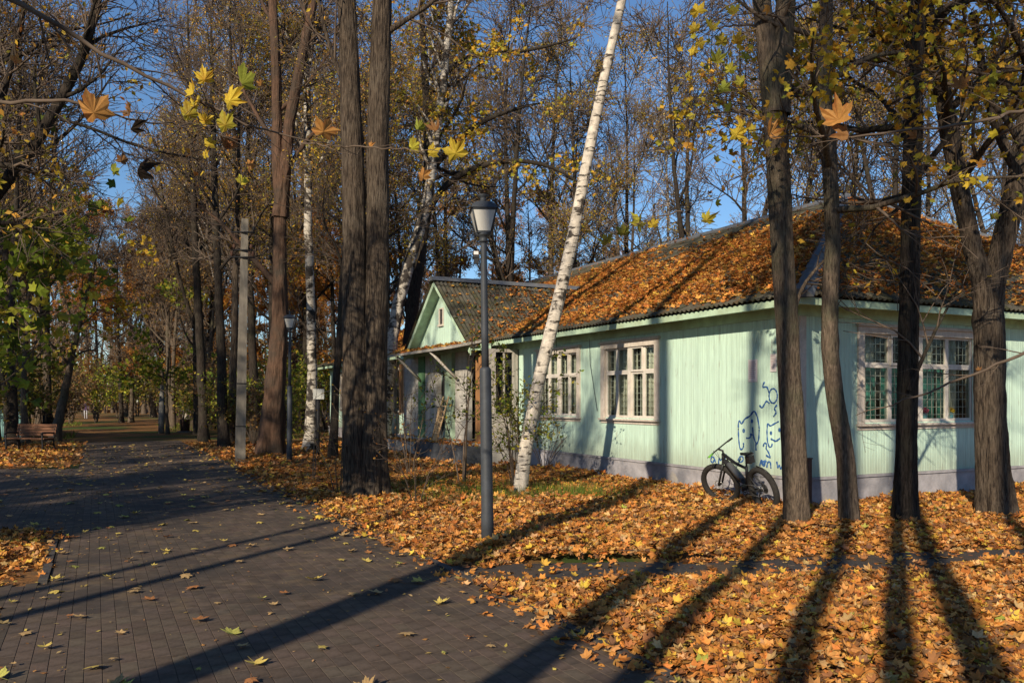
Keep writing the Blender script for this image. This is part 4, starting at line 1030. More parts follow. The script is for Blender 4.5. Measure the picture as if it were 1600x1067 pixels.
# ------------------------------------------------------------------ street furniture
def street_lamp(px, py, label, lean=0., camera_box=False):
    p = gp(px, py); t = empty('street_lamp', p, 0, label, 'street lamp', 'street lamps along the path')
    t.rotation_euler = (0, lean, R(8))
    mb = MB(); mb.lathe([(.078, -.05), (.077, .35), (.073, .40), (.071, 2.10), (.066, 2.13), (.048, 2.15)], 18); mb.build('post_base', M['lamp_metal'], t)
    mb = MB(); mb.lathe([(.046, 2.1505), (.044, 2.6), (.038, 3.62), (.036, 3.66)], 14); mb.build('pole', M['lamp_metal'], t)
    mb = MB(); mb.lathe([(.045, 3.6605), (.06, 3.68), (.045, 3.70), (.055, 3.73), (.085, 3.745), (.09, 3.765)], 14); mb.build('collar', M['lamp_metal'], t)
    q = math.sqrt(2)
    lan = MB(); lan.lathe([(.085 * q, 3.766), (.088 * q, 3.79)], 4, (0, 0, 0), PI / 4, False); lan.lathe([(.146 * q, 4.03), (.152 * q, 4.05), (.165 * q, 4.055)], 4, (0, 0, 0), PI / 4, False)
    for sx in (1, -1):
        for sy in (1, -1):
            lan.tube([(sx * .086, sy * .086, 3.78), (sx * .147, sy * .147, 4.05)], .011, 4)
            lan.tube([(sx * .150, sy * .150, 4.04), (sx * .178, sy * .178, 4.085)], [.014, .006], 4)
    lantern = lan.build('lantern', M['lamp_metal'], t)
    for k in range(4):
        a = k * PI / 2; M_ = Matrix.Rotation(a, 4, 'Z'); mb = MB()
        V = [(-.078, -.083, 3.792), (.078, -.083, 3.792), (.138, -.143, 4.029), (-.138, -.143, 4.029)]; V += [(x, y + .006, z) for x, y, z in V]
        mb.add([tuple(M_ @ Vector(v)) for v in V], [(0, 1, 2, 3), (7, 6, 5, 4), (0, 4, 5, 1), (1, 5, 6, 2), (2, 6, 7, 3), (3, 7, 4, 0)]); mb.build('pane', M['opal'], lantern)
    mb = MB(); mb.lathe([(.165 * q, 4.0555), (.15 * q, 4.085), (.118 * q, 4.12), (.085 * q, 4.145), (.06, 4.155)], 4, (0, 0, 0), PI / 4, False); mb.build('lantern_roof', M['lamp_metal'], t)
    mb = MB(); mb.lathe([(.045, 4.1555), (.032, 4.19), (.04, 4.205), (.065, 4.225), (.07, 4.235), (.03, 4.245)], 12); mb.build('finial', M['lamp_metal'], t)
    if camera_box:
        mb = MB(); mb.tube([(-.05, -.02, 3.33), (-.09, -.03, 3.40), (-.10, -.03, 3.48)], .009, 6); mb.tube([(-.03, 0, 3.37), (.02, 0, 3.40)], .014, 6); b = mb.build('bracket', M['lamp_metal'], t)
        mb = MB(); mb.box((-.13, -.06, 3.47), (-.06, .03, 3.55)); mb.box((-.12, -.05, 3.40), (-.07, .02, 3.469)); mb.build('sensor_box', M['black'], b)
        mb = MB(); mb.box((-.128, -.0645, 3.505), (-.072, -.061, 3.545)); mb.build('sensor_plate', M['paper'], b)
    return t
street_lamp(762, 850, 'tall grey lantern lamp post at the edge of the leaves near the camera', -.0135, True)
street_lamp(452, 722, 'smaller looking dark lantern lamp post beside the big rough trunk farther along the path', .005)

def utility_pole():
    p = gp(375, 722); t = empty('utility_pole', p, R(20), 'square tapering grey concrete utility pole beside the path', 'utility pole')
    t.rotation_euler = (0, R(1.15), R(0)); q = math.sqrt(2)
    mb = MB(); mb.lathe([(.14 * q, -.1), (.13 * q, 1.5), (.09 * q, 6.85)], 4, (0, 0, 0), PI / 4 + .35, False); mb.build('post', M['pole_concrete'], t)
    for z, L in ((6.45, .34), (5.95, .28), (5.75, .34)):
        mb = MB(); mb.tube([(-L, -.14, z), (L, -.14, z)], .025, 4); a = mb.build('crossarm', M['iron'], t)
        for x in (-L + .04, L - .04):
            mb = MB(); mb.lathe([(.02, .0), (.03, .04), (.055, .06), (.03, .09), (.05, .11), (.03, .14)], 10, (x, -.14, z + .02)); mb.build('insulator', M['rust' if z < 6 else 'iron'], a)
    for z in (1.0, 2.2):
        mb = MB(); mb.lathe([(.192, z), (.192, z + .03)], 4, (0, 0, 0), PI / 4 + .35, False); mb.build('strap', M['iron'], t)
utility_pole()

def bench():
    p = gp(42, 706); t = empty('park_bench', (p[0] - .1, p[1] + .35, 0), R(-12), 'brown slatted park bench with black iron ends at the left path edge', 'bench')
    W2 = .78
    for k in range(4): 
        mb = MB(); mb.box((-W2, -.26 + k * .125, .43), (W2, -.26 + k * .125 + .105, .462)); mb.build('seat_slat', M['slat'], t)
    for k in range(4):
        mb = MB(); z = .52 + k * .105; y = .25 + k * .025
        mb.box((-W2, y, z), (W2, y + .03, z + .088)); mb.build('back_slat', M['slat'], t)
    for x in (-W2 + .06, W2 - .06):
        mb = MB()
        mb.tube([(x, -.27, .0), (x, -.24, .2), (x, -.26, .42), (x, -.27, .62)], [.04, .03, .03, .03], 6); mb.tube([(x, .34, .0), (x, .27, .2), (x, .24, .42), (x, .36, .95)], [.04, .03, .03, .025], 6)
        mb.tube([(x, -.26, .41), (x, .25, .41)], .03, 6); mb.tube([(x, -.32, .60), (x, -.25, .645), (x, .05, .64), (x, .27, .62)], .03, 6); mb.tube([(x, -.24, .2), (x, 0, .28), (x, .27, .2)], .022, 6)
        mb.build('bench_end', M['iron'], t)
bench()

def bin_post_person():
    p = gp(289, 675); t = empty('litter_bin', p, 0, 'dark brown litter bin standing beside the far path', 'litter bin')
    mb = MB(); mb.lathe([(.24, .06), (.26, .66), (.265, .68), (.2, .70)], 14); mb.build('bin_body', M['rust'], t)
    mb = MB(); mb.box((-.3, -.3, -.02), (.3, .3, .059)); mb.build('base', M['concrete'], t)
    p = gp(252, 677); t = empty('concrete_post', p, 0, 'short pale concrete post standing before the far trees', 'post'); q = math.sqrt(2)
    t.rotation_euler = (0, R(1), 0)
    mb = MB(); mb.lathe([(.17, -.1), (.15, 1.2), (.11, 2.5), (.06, 2.55)], 8); mb.build('post_body', M['concrete'], t)
    p = gp(497, 712); t = empty('sign_post', p, R(10), 'dark post with a blank pale grey sign box among the birch trunks', 'sign')
    mb = MB(); mb.lathe([(.06, -.05), (.05, 2.0)], 8); mb.build('post', M['iron'], t)
    mb = MB(); mb.box((-.15, -.09, 1.78), (.19, -.052, 2.1)); mb.build('sign_box', M['white_metal'], t)
    # a walker far down the path
    me = bpy.data.meshes.new('person'); 
    J = [(0, 0, .93), (0, 0, 1.12), (0, .0, 1.36), (0, 0, 1.47), (0, -.01, 1.56), (0, -.01, 1.67), (.19, 0, 1.38), (.25, .05, 1.12), (.25, -.06, .88), (-.19, 0, 1.38), (-.25, -.04, 1.12), (-.24, -.14, .9),
         (.09, 0, .90), (.10, -.08, .5), (.10, .02, .08), (.10, -.1, .04), (-.09, 0, .9), (-.1, .06, .5), (-.1, .2, .1), (-.1, .1, .04)]
    E = [(0, 1), (1, 2), (2, 3), (3, 4), (4, 5), (2, 6), (6, 7), (7, 8), (2, 9), (9, 10), (10, 11), (0, 12), (12, 13), (13, 14), (14, 15), (0, 16), (16, 17), (17, 18), (18, 19)]
    rad = [.15, .14, .16, .06, .085, .08, .075, .05, .038, .075, .05, .038, .10, .07, .05, .04, .10, .07, .05, .04]
    me.from_pydata(J, E, []); o = link('person', me, None, M['clothing'])
    md = o.modifiers.new('skin', 'SKIN'); md.use_smooth_shade = True
    sv = me.skin_vertices[0].data
    for k, r_ in enumerate(rad): sv[k].radius = (r_, r_ * .8); sv[k].use_root = (k == 0)
    s2 = o.modifiers.new('sub', 'SUBSURF'); s2.levels = 1; s2.render_levels = 2
    o.location = tuple(gp(134, 655)); o.rotation_euler = (0, 0, R(20)); tag(o, 'walker in purple jacket and pale trousers far down the path', 'person')
bin_post_person()

def teal_fence():
    a = np.array([-30., 45.]); b = np.array([-21.5, 36.5]); n = 46; t = empty('board_fence', (a[0], a[1], 0), math.atan2(b[1] - a[1], b[0] - a[0]), 'dark teal board fence behind the shrubs and the bench', 'fence')
    L = np.linalg.norm(b - a)
    me = []
    for k in range(4):
        mb = MB(); mb.box((0, -.012, 0), (L / n - .012, .012, 2.25 + .02 * k)); o = mb.build('plank', M['teal'], t); c = o.data.color_attributes.new('tint', 'FLOAT_COLOR', 'POINT'); q = .75 + .16 * k
        c.data.foreach_set('color', np.tile([q, q, q, 1], len(o.data.vertices)).astype(np.float32)); me.append(o.data); bpy.data.objects.remove(o)
    for k in range(n): link('plank', random.choice(me), t).location = (k * L / n, rng.normal(0, .004), .03)
    mb = MB(); mb.box((0, .013, .5), (L, .06, .6)); mb.box((0, .013, 1.7), (L, .06, 1.8)); mb.build('rail', M['wood_grey'], t)
teal_fence()

# ------------------------------------------------------------------ bicycle
def bicycle():
    hp = house_to_world(-.84, -.16)
    B = empty('bicycle', (hp[0], hp[1], -.02), math.atan2(D1[1], D1[0]), 'dark mountain bicycle leaning against the wall below the graffiti', 'bicycle')
    B.rotation_euler = (R(-17), 0, math.atan2(D1[1], D1[0]) - R(8))     # leans to the wall
    T = lambda name, parts, m_, parent=B, mat4=None: (lambda mb: ([mb.tube(p, r, n) for p, r, n in parts], mb.build(name, M[m_], parent, mat4))[1])(MB())
    RH = (0, 0, .365); FH = Vector((1.17, 0, .365)); BBk = (.44, 0, .335)
    HT = Vector((.90, 0, .90)); HB = Vector((.945, 0, .755))
    T('frame', [([BBk, (.43, 0, .42), (.60, 0, .50), (.88, 0, .77), tuple(HB)], [.04, .045, .05, .05, .04], 10), ([BBk, (.30, 0, .73)], .024, 8), ([(.315, 0, .69), (.6, 0, .76), tuple(HT)], [.022, .026, .028], 8),
                ([tuple(HB), tuple(HT)], .03, 10), ([BBk, (.2, .055, .33), (0, .065, .365)], .014, 6), ([BBk, (.2, -.055, .33), (0, -.065, .365)], .014, 6), ([(.33, 0, .64), (.18, .05, .52), (0, .065, .37)], .011, 6), ([(.33, 0, .64), (.18, -.05, .52), (0, -.065, .37)], .011, 6)], 'black')
    mb = MB(); mb.tube([(.50, 0, .475), (.60, 0, .555), (.80, 0, .735)], [.05, .062, .052], 8); mb.build('battery_case', M['bike_grey'], B)
    T('seat_post', [([(.30, 0, .72), (.235, 0, .925)], .0145, 8)], 'black')
    mb = MB(); V = []
    sec = [(.10, .075, .0), (.14, .08, .012), (.2, .06, .005), (.28, .03, -.004), (.36, .02, -.008), (.38, .008, -.012)]
    for x, wd, dz in sec: V += [(x, -wd, .94 + dz), (x, -wd * .6, .965 + dz), (x, 0, .968 + dz), (x, wd * .6, .965 + dz), (x, wd, .94 + dz), (x, wd * .5, .925 + dz), (x, -wd * .5, .925 + dz)]
    Fc = [(i * 7 + j, i * 7 + (j + 1) % 7, (i + 1) * 7 + (j + 1) % 7, (i + 1) * 7 + j) for i in range(5) for j in range(7)] + [tuple(range(7)), tuple(range(35, 42))[::-1]]
    mb.add(V, Fc, True); mb.build('saddle', M['black'], B)
    mb = MB(); mb.box((.09, -.05, .80), (.2, .05, .915)); mb.build('saddle_bag', M['black'], B)
    def wheel(c, M4, teeth):
        mb = MB(); mb.torus((0, 0, 0), .315, .011, 'y', 32, 6)
        w_ = mb.build('wheel', M['bike_grey'], B, M4)
        mb = MB(); mb.torus((0, 0, 0), .328, .05, 'y', 36, 8); mb.build('tyre', M['rubber'], w_, M4)
        mb = MB()
        for k in range(20):
            a = 2 * PI * k / 20; s_ = .03 if k % 2 else -.03; mb.tube([(.018 * math.cos(a + .5), s_, .018 * math.sin(a + .5)), (.308 * math.cos(a), 0, .308 * math.sin(a))], .0016, 3)
        mb.build('spokes', M['steel'], w_, M4)['kind'] = 'stuff'
        mb = MB(); mb.tube([(0, -.055, 0), (0, .055, 0)], .024, 10); mb.build('hub', M['black'], w_, M4)
        mb = MB(); mb.torus((0, .045, 0), .075, .006, 'y', 20, 4); [mb.tube([(0, .045, 0), (.075 * math.cos(k * 1.2566), .045, .075 * math.sin(k * 1.2566))], .004, 4) for k in range(5)]; mb.build('brake_disc', M['steel'], w_, M4)
        if teeth:
            mb = MB()
            for k in range(6): mb.lathe([(.03 + .0085 * k, 0), (.03 + .0085 * k, .003)], 20)
            m2 = M4 @ Matrix.Rotation(R(90), 4, 'X')
            mb2 = MB()
            for k in range(6): mb2.lathe([(.082 - .0095 * k, .03 + .005 * k), (.082 - .0095 * k, .0335 + .005 * k)], 20)
            mb2.build('cassette', M['black'], w_, m2)
    wheel(RH, Matrix.Translation(RH), True)
    # steering assembly turned about the head tube
    ax = (HT - HB).normalized(); ST = Matrix.Translation(HB) @ Matrix.Rotation(R(24), 4, ax) @ Matrix.Translation(-HB)
    wheel(FH, ST @ Matrix.Translation(FH), False)
    T('fork', [([(.935, -.06, .74), (1.04, -.06, .57), (1.17, -.065, .365)], [.02, .02, .016], 8), ([(.935, .06, .74), (1.04, .06, .57), (1.17, .065, .365)], [.02, .02, .016], 8), ([(.935, -.065, .745), (.935, .065, .745)], .022, 8)], 'black', B, ST)
    T('stem', [([tuple(HT), tuple(HT + ax * .06), (.96, 0, 1.0)], .018, 8)], 'black', B, ST)
    hb = T('handlebar', [([(.90, -.37, 1.02), (.92, -.2, 1.02), (.96, -.06, 1.0), (.96, .06, 1.0), (.92, .2, 1.02), (.90, .37, 1.02)], .013, 8)], 'black', B, ST)
    for s_, m_ in ((1, 'lime'), (-1, 'black')):
        T('grip', [([(.909, s_ * .25, 1.0205), (.90, s_ * .38, 1.0205)], .018, 8)], m_, hb, ST)
        T('brake_lever', [([(.93, s_ * .21, 1.01), (.975, s_ * .24, 1.0), (.965, s_ * .34, .995)], .007, 5)], 'black', hb, ST)
    T('cable', [([(.94, .15, 1.0), (1.03, .05, 1.0), (1.0, .02, .85), (.8, .03, .74)], .004, 4), ([(.94, -.15, 1.0), (1.02, -.02, .98), (1.0, .0, .8)], .004, 4)], 'black', B, ST)
    cr = T('crank', [([(.44, -.10, .335), (.44, -.085, .335), (.56, -.10, .24)], .012, 6), ([(.44, .10, .335), (.44, .085, .335), (.32, .10, .43)], .012, 6), ([(.44, -.09, .335), (.44, .09, .335)], .02, 8)], 'black')
    mb = MB(); mb.box((.51, -.20, .225), (.61, -.105, .25)); mb.build('pedal', M['black'], cr)
    mb = MB(); mb.box((.27, .105, .42), (.37, .20, .445)); mb.build('pedal', M['black'], cr)
    mb = MB(); mb.torus((.44, .06, .335), .085, .006, 'y', 24, 5); mb.torus((.44, .06, .335), .05, .012, 'y', 16, 4); mb.build('chainring', M['black'], B)
    T('chain', [([(.44, .055, .42), (.2, .05, .43), (0, .045, .42)], .005, 4), ([(.44, .055, .25), (.2, .05, .25), (.03, .05, .26)], .005, 4)], 'steel')
    T('derailleur', [([(0, .07, .33), (.03, .075, .28), (.05, .06, .2)], .012, 5)], 'black')
    T('mudguard', [([(-.24, 0, .66), (-.12, 0, .73), (.02, 0, .755)], .012, 5)], 'black')
bicycle()

# ------------------------------------------------------------------ trees near the house and path
def scale_r(px_w, d): return px_w * d / F / 2

d = gd(775)   # the great double trunk
make_tree('twin_trunk_tree', 'great twin trunked dark tree rising from one base between path and porch', gp(570, 775), [
    (pxline([(560, 778), (556, 700), (554, 550), (553, 400), (551, 250), (546, 100), (541, 0), (530, -300), (525, -700)], d), [.235, .222, .215, .21, .2, .175, .165, .13, .02]),
    (pxline([(582, 778), (584, 700), (588, 550), (589, 400), (590, 250), (593, 130), (597, 0), (612, -300), (630, -650)], d), [.235, .222, .21, .205, .195, .185, .175, .13, .02])],
    'tall', 18, 'bark', sides=26, flute=.36, low=.24, l1from=.55, detail=1, deep=.045,
    limbs=[(pxline([(606, 50), (640, 28), (675, 5), (720, -40)], d), [.06, .045, .035, .02]), (pxline([(545, 150), (520, 90), (500, 20), (490, -60)], d), [.05, .04, .03, .02])])

d = gd(830)
make_tree('forked_maple', 'tall grey brown tree with a fork, standing beside the parked bicycle', gp(1246, 830), [
    (pxline([(1246, 834), (1239, 700), (1230, 500), (1220, 350), (1212, 200), (1204, 110), (1190, 0), (1165, -250), (1150, -500)], d), [.165, .155, .15, .152, .158, .142, .115, .09, .02]),
    (pxline([(1213, 180), (1220, 90), (1228, 0), (1250, -250), (1270, -480)], d), [.15, .14, .12, .08, .02])],
    'tall', 13, 'bark_grey', sides=20, flute=.14, low=.16, l1from=.62, detail=1, deep=.035,
    limbs=[(pxline([(1213, 60), (1222, 20), (1226, -30)], d), [.05, .04, .03]), (pxline([(1243, 480, d), (1247, 462, d + .1), (1259, 438, d + .25), (1296, 397, d + .4), (1357, 350, d + .5)], d), [.03, .026, .022, .018, .01])])
d = gd(832)
make_tree('slim_maple', 'slim crooked tree second from the corner in front of the short wall', gp(1327, 832), [
    (pxline([(1328, 836), (1322, 720), (1305, 620), (1296, 540), (1297, 450), (1302, 380), (1299, 300), (1294, 210), (1286, 150), (1290, 60), (1291, 0), (1300, -200), (1310, -420)], d),
     [.125, .115, .112, .108, .105, .10, .10, .10, .10, .09, .085, .05, .01])], 'maple', 9, 'bark_grey', sides=16, flute=.1, low=.26, l1from=.40, detail=1, deep=.035, dense=.9, leafmul=1.7, leafsize=.125, zmin=4.3,
    limbs=[(pxline([(1296, 210), (1330, 215), (1370, 225), (1400, 222)], d), [.03, .02, .015, .01]), (pxline([(1289, 120), (1270, 160), (1240, 190), (1225, 240)], d), [.025, .018, .012, .008])])
d = gd(822)
make_tree('dark_maple', 'straight dark trunk in front of the wide window', gp(1413, 822), [
    (pxline([(1413, 826), (1416, 700), (1418, 600), (1421, 450), (1424, 300), (1428, 150), (1432, 0), (1440, -250), (1446, -520)], d), [.15, .138, .135, .13, .128, .125, .12, .08, .02])],
    'maple', 11, 'bark_dark', sides=16, flute=.15, low=.28, l1from=.38, detail=1, deep=.05, nlimb=4, dense=.85, leafmul=1.5, leafsize=.125, zmin=4.3,
    limbs=[(pxline([(1425, 290), (1450, 250), (1482, 216), (1532, 152), (1566, 74), (1590, 10)], d), [.05, .042, .038, .03, .022, .015]),
           (pxline([(1420, 610), (1435, 575), (1450, 540), (1470, 500), (1498, 448)], d - .2), [.035, .03, .026, .02, .01]),
           (pxline([(1424, 300), (1400, 330), (1370, 350), (1340, 400)], d), [.03, .02, .015, .01])])
d = gd(810)
make_tree('wide_forked_tree', 'thick tree at the right edge that forks wide below the eave', gp(1557, 810), [
    (pxline([(1557, 814), (1550, 700), (1546, 600), (1545, 500), (1535, 440), (1520, 390), (1500, 300), (1478, 180), (1460, 80), (1444, 0), (1420, -200), (1405, -450)], d), [.245, .215, .21, .205, .15, .13, .128, .125, .12, .11, .08, .02]),
    (pxline([(1547, 520), (1552, 440), (1568, 380), (1586, 300), (1600, 220), (1612, 120), (1625, 0), (1650, -300)], d), [.12, .155, .155, .15, .14, .13, .12, .03])],
    'maple', 11, 'bark', sides=20, flute=.2, low=.26, l1from=.40, detail=1, deep=.05, nlimb=4, dense=.85, leafmul=1.5, leafsize=.125, zmin=4.3,
    limbs=[(pxline([(1600, 240), (1580, 190), (1550, 160), (1499, 111), (1424, 57), (1364, 0)], d - .5), [.05, .04, .032, .028, .022, .015]), (pxline([(1590, 270), (1555, 200), (1535, 110), (1520, 20)], d), [.08, .07, .06, .05])])

d = gd(772)   # the leaning birch
make_tree('leaning_birch', 'white birch with a slim trunk leaning to the right across the house', gp(811, 774), [
    (pxline([(811, 778), (820, 705), (844, 586), (869, 485), (895, 370), (918, 250), (942, 130), (972, 0), (1020, -220), (1060, -480)], d), [.14, .123, .12, .116, .108, .10, .092, .084, .065, .02])],
    'birch', 13, 'birch', sides=18, flute=.05, low=.12, l1from=.62, detail=1, deep=.025, leafmul=.8, leafsize=.06)

# trees left of the house
d = gd(712)
make_tree('rough_trunk_tree', 'thick rough reddish trunk beside the concrete utility pole, forking high up', gp(425, 712), [
    (pxline([(422, 714), (428, 620), (437, 520), (437, 420), (438, 330), (433, 240), (432, 120), (426, 0), (415, -250)], d), [.42, .33, .27, .22, .19, .17, .15, .13, .03]),
    (pxline([(438, 340), (445, 260), (453, 189), (472, 88), (490, 0), (520, -200)], d), [.2, .19, .17, .15, .13, .03])], 'bare', 17, 'bark_red', sides=22, flute=.35, low=.2, l1from=.42, detail=1, deep=.07,
    limbs=[(pxline([(437, 450), (415, 425), (385, 395), (350, 350), (310, 320)], d), [.13, .1, .08, .06, .03])])
d = gd(704)
make_tree('birch_tree', 'upright white birch just right of the smaller lamp post', gp(486, 704), [(pxline([(484, 706), (488, 600), (484, 450), (481, 300), (480, 140), (476, 0), (470, -200)], d), [.22, .17, .15, .14, .12, .09, .02])], 'birch', 15, 'birch_old', l1from=.45)
d = gd(696)
make_tree('birch_tree', 'leaning mottled birch close to the porch gable behind the twin trunk', gp(604, 696), [(pxline([(600, 698), (610, 530), (640, 400), (662, 350), (676, 260), (690, 150), (704, 20), (712, -120)], d), [.28, .24, .22, .2, .18, .16, .12, .02])], 'birch', 16, 'birch_old', l1from=.5, leafmul=.8)
d = 33
make_tree('arching_tree', 'dark tree whose long limbs arch to the right over the porch roof', (at(640, 640, d)[0] - .8, d), [(pxline([(628, 700), (640, 520), (655, 400), (672, 300), (668, 180), (660, 60), (655, -100)], d), [.3, .26, .24, .22, .17, .12, .02])], 'maple', 13, 'bark_dark', l1from=.5, leafsize=.2, leafmul=1.2, zmin=9,
    limbs=[(pxline([(668, 330), (690, 290), (732, 263), (780, 250), (830, 250), (880, 265), (910, 290)], d), [.15, .14, .12, .11, .09, .06, .03]), (pxline([(672, 270), (700, 233), (750, 190), (807, 169), (850, 160)], d), [.14, .12, .1, .07, .03]), (pxline([(668, 150), (705, 100), (740, 85), (830, 80), (900, 60)], d), [.12, .1, .09, .07, .03])])
for px, py, top, H_, r_, lab, b, spc in ((350, 700, 335, 14, .16, 'slender dark tree left of the utility pole leaning left', 'bark_dark', 'bare'), (362, 697, 372, 15, .13, 'thin straight dark tree just left of the utility pole', 'bark', 'sparse'), (318, 690, 300, 15, .17, 'dark bare tree between the concrete post and the utility pole', 'bark_dark', 'bare'),
                                (545, 712, 575, 13, .12, 'thin tree standing directly left of the twin trunk', 'bark_dark', 'sparse'), (520, 716, 545, 13, .11, 'thin tree before the far teal end wall', 'bark_dark', 'bare')):
    d = gd(py); k = (top - px) / 300.
    make_tree('bare_tree', lab, gp(px, py), [(pxline([(px, py + 2), (px + (top - px) * .3, py - 150), (px + (top - px) * .6, py - 260), (top, py - 420), (top + k * 60, py - 560), (top + k * 120, py - 690)], d), [r_ * 1.2, r_, r_ * .85, r_ * .7, r_ * .45, .02])], spc, H_, b, l1from=.4)

# dark leaning maple reaching in from the left edge
d = 9.0
b0 = at(-330, 700, d)
make_tree('leaning_maple', 'dark maple leaning in from the left edge with thin drooping limbs', (b0[0], d), [
    (pxline([(-330, 818), (-250, 640), (-140, 470), (-60, 365), (0, 297), (67, 216), (101, 148), (125, 95), (148, 34), (163, -30), (185, -180)], d), [.13, .11, .09, .075, .065, .058, .052, .05, .045, .04, .01]),
    (pxline([(-140, 470), (-100, 300), (-60, 120), (-30, -60), (0, -200)], d), [.08, .07, .06, .05, .01])], 'bare', 7.5, 'bark_dark', sides=10, flute=.05, l1from=.45, leafmul=.5, rmin=.0035,
    limbs=[(pxline([(110, 130), (140, 60), (155, 0), (165, -60)], d), [.04, .035, .03, .02]), (pxline([(0, 257), (30, 262), (55, 268), (100, 268)], d - .5), [.03, .03, .02, .01]),
           (pxline([(94, 187), (140, 198), (200, 225), (260, 240), (324, 251)], d - .4), [.018, .016, .014, .012, .006]), (pxline([(-60, 365), (-10, 200), (30, 60), (40, -20)], d), [.04, .035, .03, .02])])

# ------------------------------------------------------------------ near branches with big maple leaves
def near_branch(label, pts, rad, leaves, twigs=11):
    pts = np.array([at(*p) for p in pts]); base = pts[0].copy()
    root = empty('maple_branch', base, 0, label, 'branch', 'near maple branches hanging into view')
    P, Rr = resample(pts - base, rad, 20); P[1:-1] += rng.normal(0, .006, P[1:-1].shape)
    B, Rb = grow(P[None], Rr[None], twigs, .15, 1, (25, 60), .45, 6, -.1, .12, .6, .006, .3, .0018)
    B2, Rb2 = grow(B, Rb, 3, .2, 1, (25, 60), .2, 4, -.1, .12, .7, .004, .3, .0014)
    link('stem', join_tubes('stem', [(P[None], Rr[None], 8)]), root, M['twig']); link('twigs', join_tubes('twigs', [(B, Rb, 4), (B2, Rb2, 3)]), root, M['twig'])
    PET = []
    C = dict(y=(.62, .46, .05), o=(.50, .25, .07), g=(.30, .33, .05), k=(.045, .032, .02), yg=(.46, .42, .05), b=(.28, .14, .05))
    for (px, py, dd, s, c) in leaves:
        V0, T0 = MAPLE; V = V0 * rng.uniform(.9, 1.1, (len(V0), 1)); V[:, 2] *= rng.uniform(.4, 1.5) * (1.6 if c == 'k' else 1); V[:, 2] += .10 * np.sin(V[:, 0] * 9 + rng.uniform(0, 6)) * np.hypot(V[:, 0], V[:, 1]) * 2
        T = T0
        col = np.tile(np.array(C[c])[None], (len(V), 1)) * rng.uniform(.85, 1.15)
        edge = rng.random(len(V)) < .25; col[edge] *= (.8, .6, .6)
        o = link('leaf', mesh_np('leaf', V, T, 3, False, col), root, M['leaf'])
        o.location = tuple(at(px, py, dd) - base); k_ = s * dd / F; o.scale = (k_, k_, k_)
        o.rotation_euler = (R(62 + rng.uniform(-22, 22)), R(rng.uniform(-30, 30)), R(180 * (rng.random() < .8) + rng.uniform(-45, 45)))
        if c == 'k': o.scale = (k_ * .55, k_, k_); o['label'] = 'withered black leaf'
        b_ = np.array(o.location) + np.array(o.rotation_euler.to_matrix() @ Vector((0, -.13 * k_, 0)))
        cand = np.concatenate([P, B.reshape(-1, 3), B2.reshape(-1, 3)]); q_ = cand[np.argmin(np.linalg.norm(cand - b_ - np.array([0, 0, .02]), axis=1))]
        mid = (b_ + q_) / 2 + np.array([0, 0, .012]); pet, pr = resample(np.array([q_, mid, b_]), [.0022, .0018, .0014], 6); PET.append((pet, pr))
    a, b = zip(*PET); link('leaf_stalks', join_tubes('leaf_stalks', [(np.stack(a), np.stack(b), 4)]), root, M['twig'])['kind'] = 'stuff'
    return root
near_branch('thin branch from the top left corner carrying pale yellow leaves', [(-60, -30, 4.4), (30, 5, 4.4), (84, 32, 4.4), (145, 78, 4.5), (236, 121, 4.6), (304, 152, 4.7), (358, 186, 4.8), (439, 213, 4.9), (540, 230, 5.0)], [.016, .015, .013, .012, .010, .009, .007, .005, .003],
            [(320, 125, 4.6, 34, 'y'), (302, 146, 4.6, 30, 'y'), (359, 158, 4.6, 50, 'y'), (294, 180, 4.7, 40, 'yg'), (305, 166, 4.7, 26, 'y'), (378, 132, 4.9, 52, 'g'), (352, 196, 4.7, 40, 'yg'), (320, 190, 4.7, 28, 'y'), (326, 226, 4.9, 24, 'y'), (356, 230, 5, 34, 'b'), (505, 206, 4.9, 44, 'o'), (321, 243, 5, 20, 'y'), (378, 285, 5.2, 26, 'yg'), (388, 262, 5.2, 26, 'o'), (408, 132, 5, 14, 'o')])
near_branch('thin branch in the upper left with one large orange leaf and two withered ones', [(-40, 160, 3.8), (60, 158, 3.8), (120, 160, 3.8), (180, 182, 3.9), (250, 194, 4.1), (310, 198, 4.3)], [.010, .009, .007, .005, .004, .002],
            [(146, 177, 3.7, 64, 'o'), (203, 180, 3.9, 30, 'b'), (204, 202, 3.9, 34, 'k'), (214, 268, 4.0, 52, 'k'), (178, 269, 4.1, 26, 'g'), (24, 98, 4.2, 24, 'o'), (190, 252, 4.1, 22, 'b')], 5)
near_branch('near branch before the twin trunk ending in bright yellow leaves', [(470, 224, 5.6), (540, 229, 5.5), (600, 232, 5.4), (640, 234, 5.3), (690, 238, 5.2)], [.006, .006, .005, .004, .002],
            [(644, 232, 5.3, 34, 'yg'), (672, 240, 5.3, 28, 'y'), (712, 240, 5.2, 46, 'y'), (660, 276, 5.4, 28, 'o'), (654, 200, 5.4, 24, 'g'), (680, 204, 5.4, 26, 'b'), (578, 228, 5.5, 16, 'o')], 3)
near_branch('near branch at the upper right with large orange maple leaves', [(1640, 160, 5.2), (1540, 190, 5.1), (1420, 205, 5.0), (1330, 212, 4.9), (1200, 215, 5.2)], [.012, .010, .008, .006, .003],
            [(1202, 213, 5.2, 38, 'o'), (1310, 188, 4.9, 56, 'o'), (1326, 212, 4.9, 46, 'b'), (1432, 213, 5.1, 24, 'b'), (1500, 134, 5.4, 30, 'b'), (1150, 210, 5.6, 34, 'y'), (1160, 198, 5.6, 24, 'y'), (1402, 222, 5.4, 22, 'y')], 7)
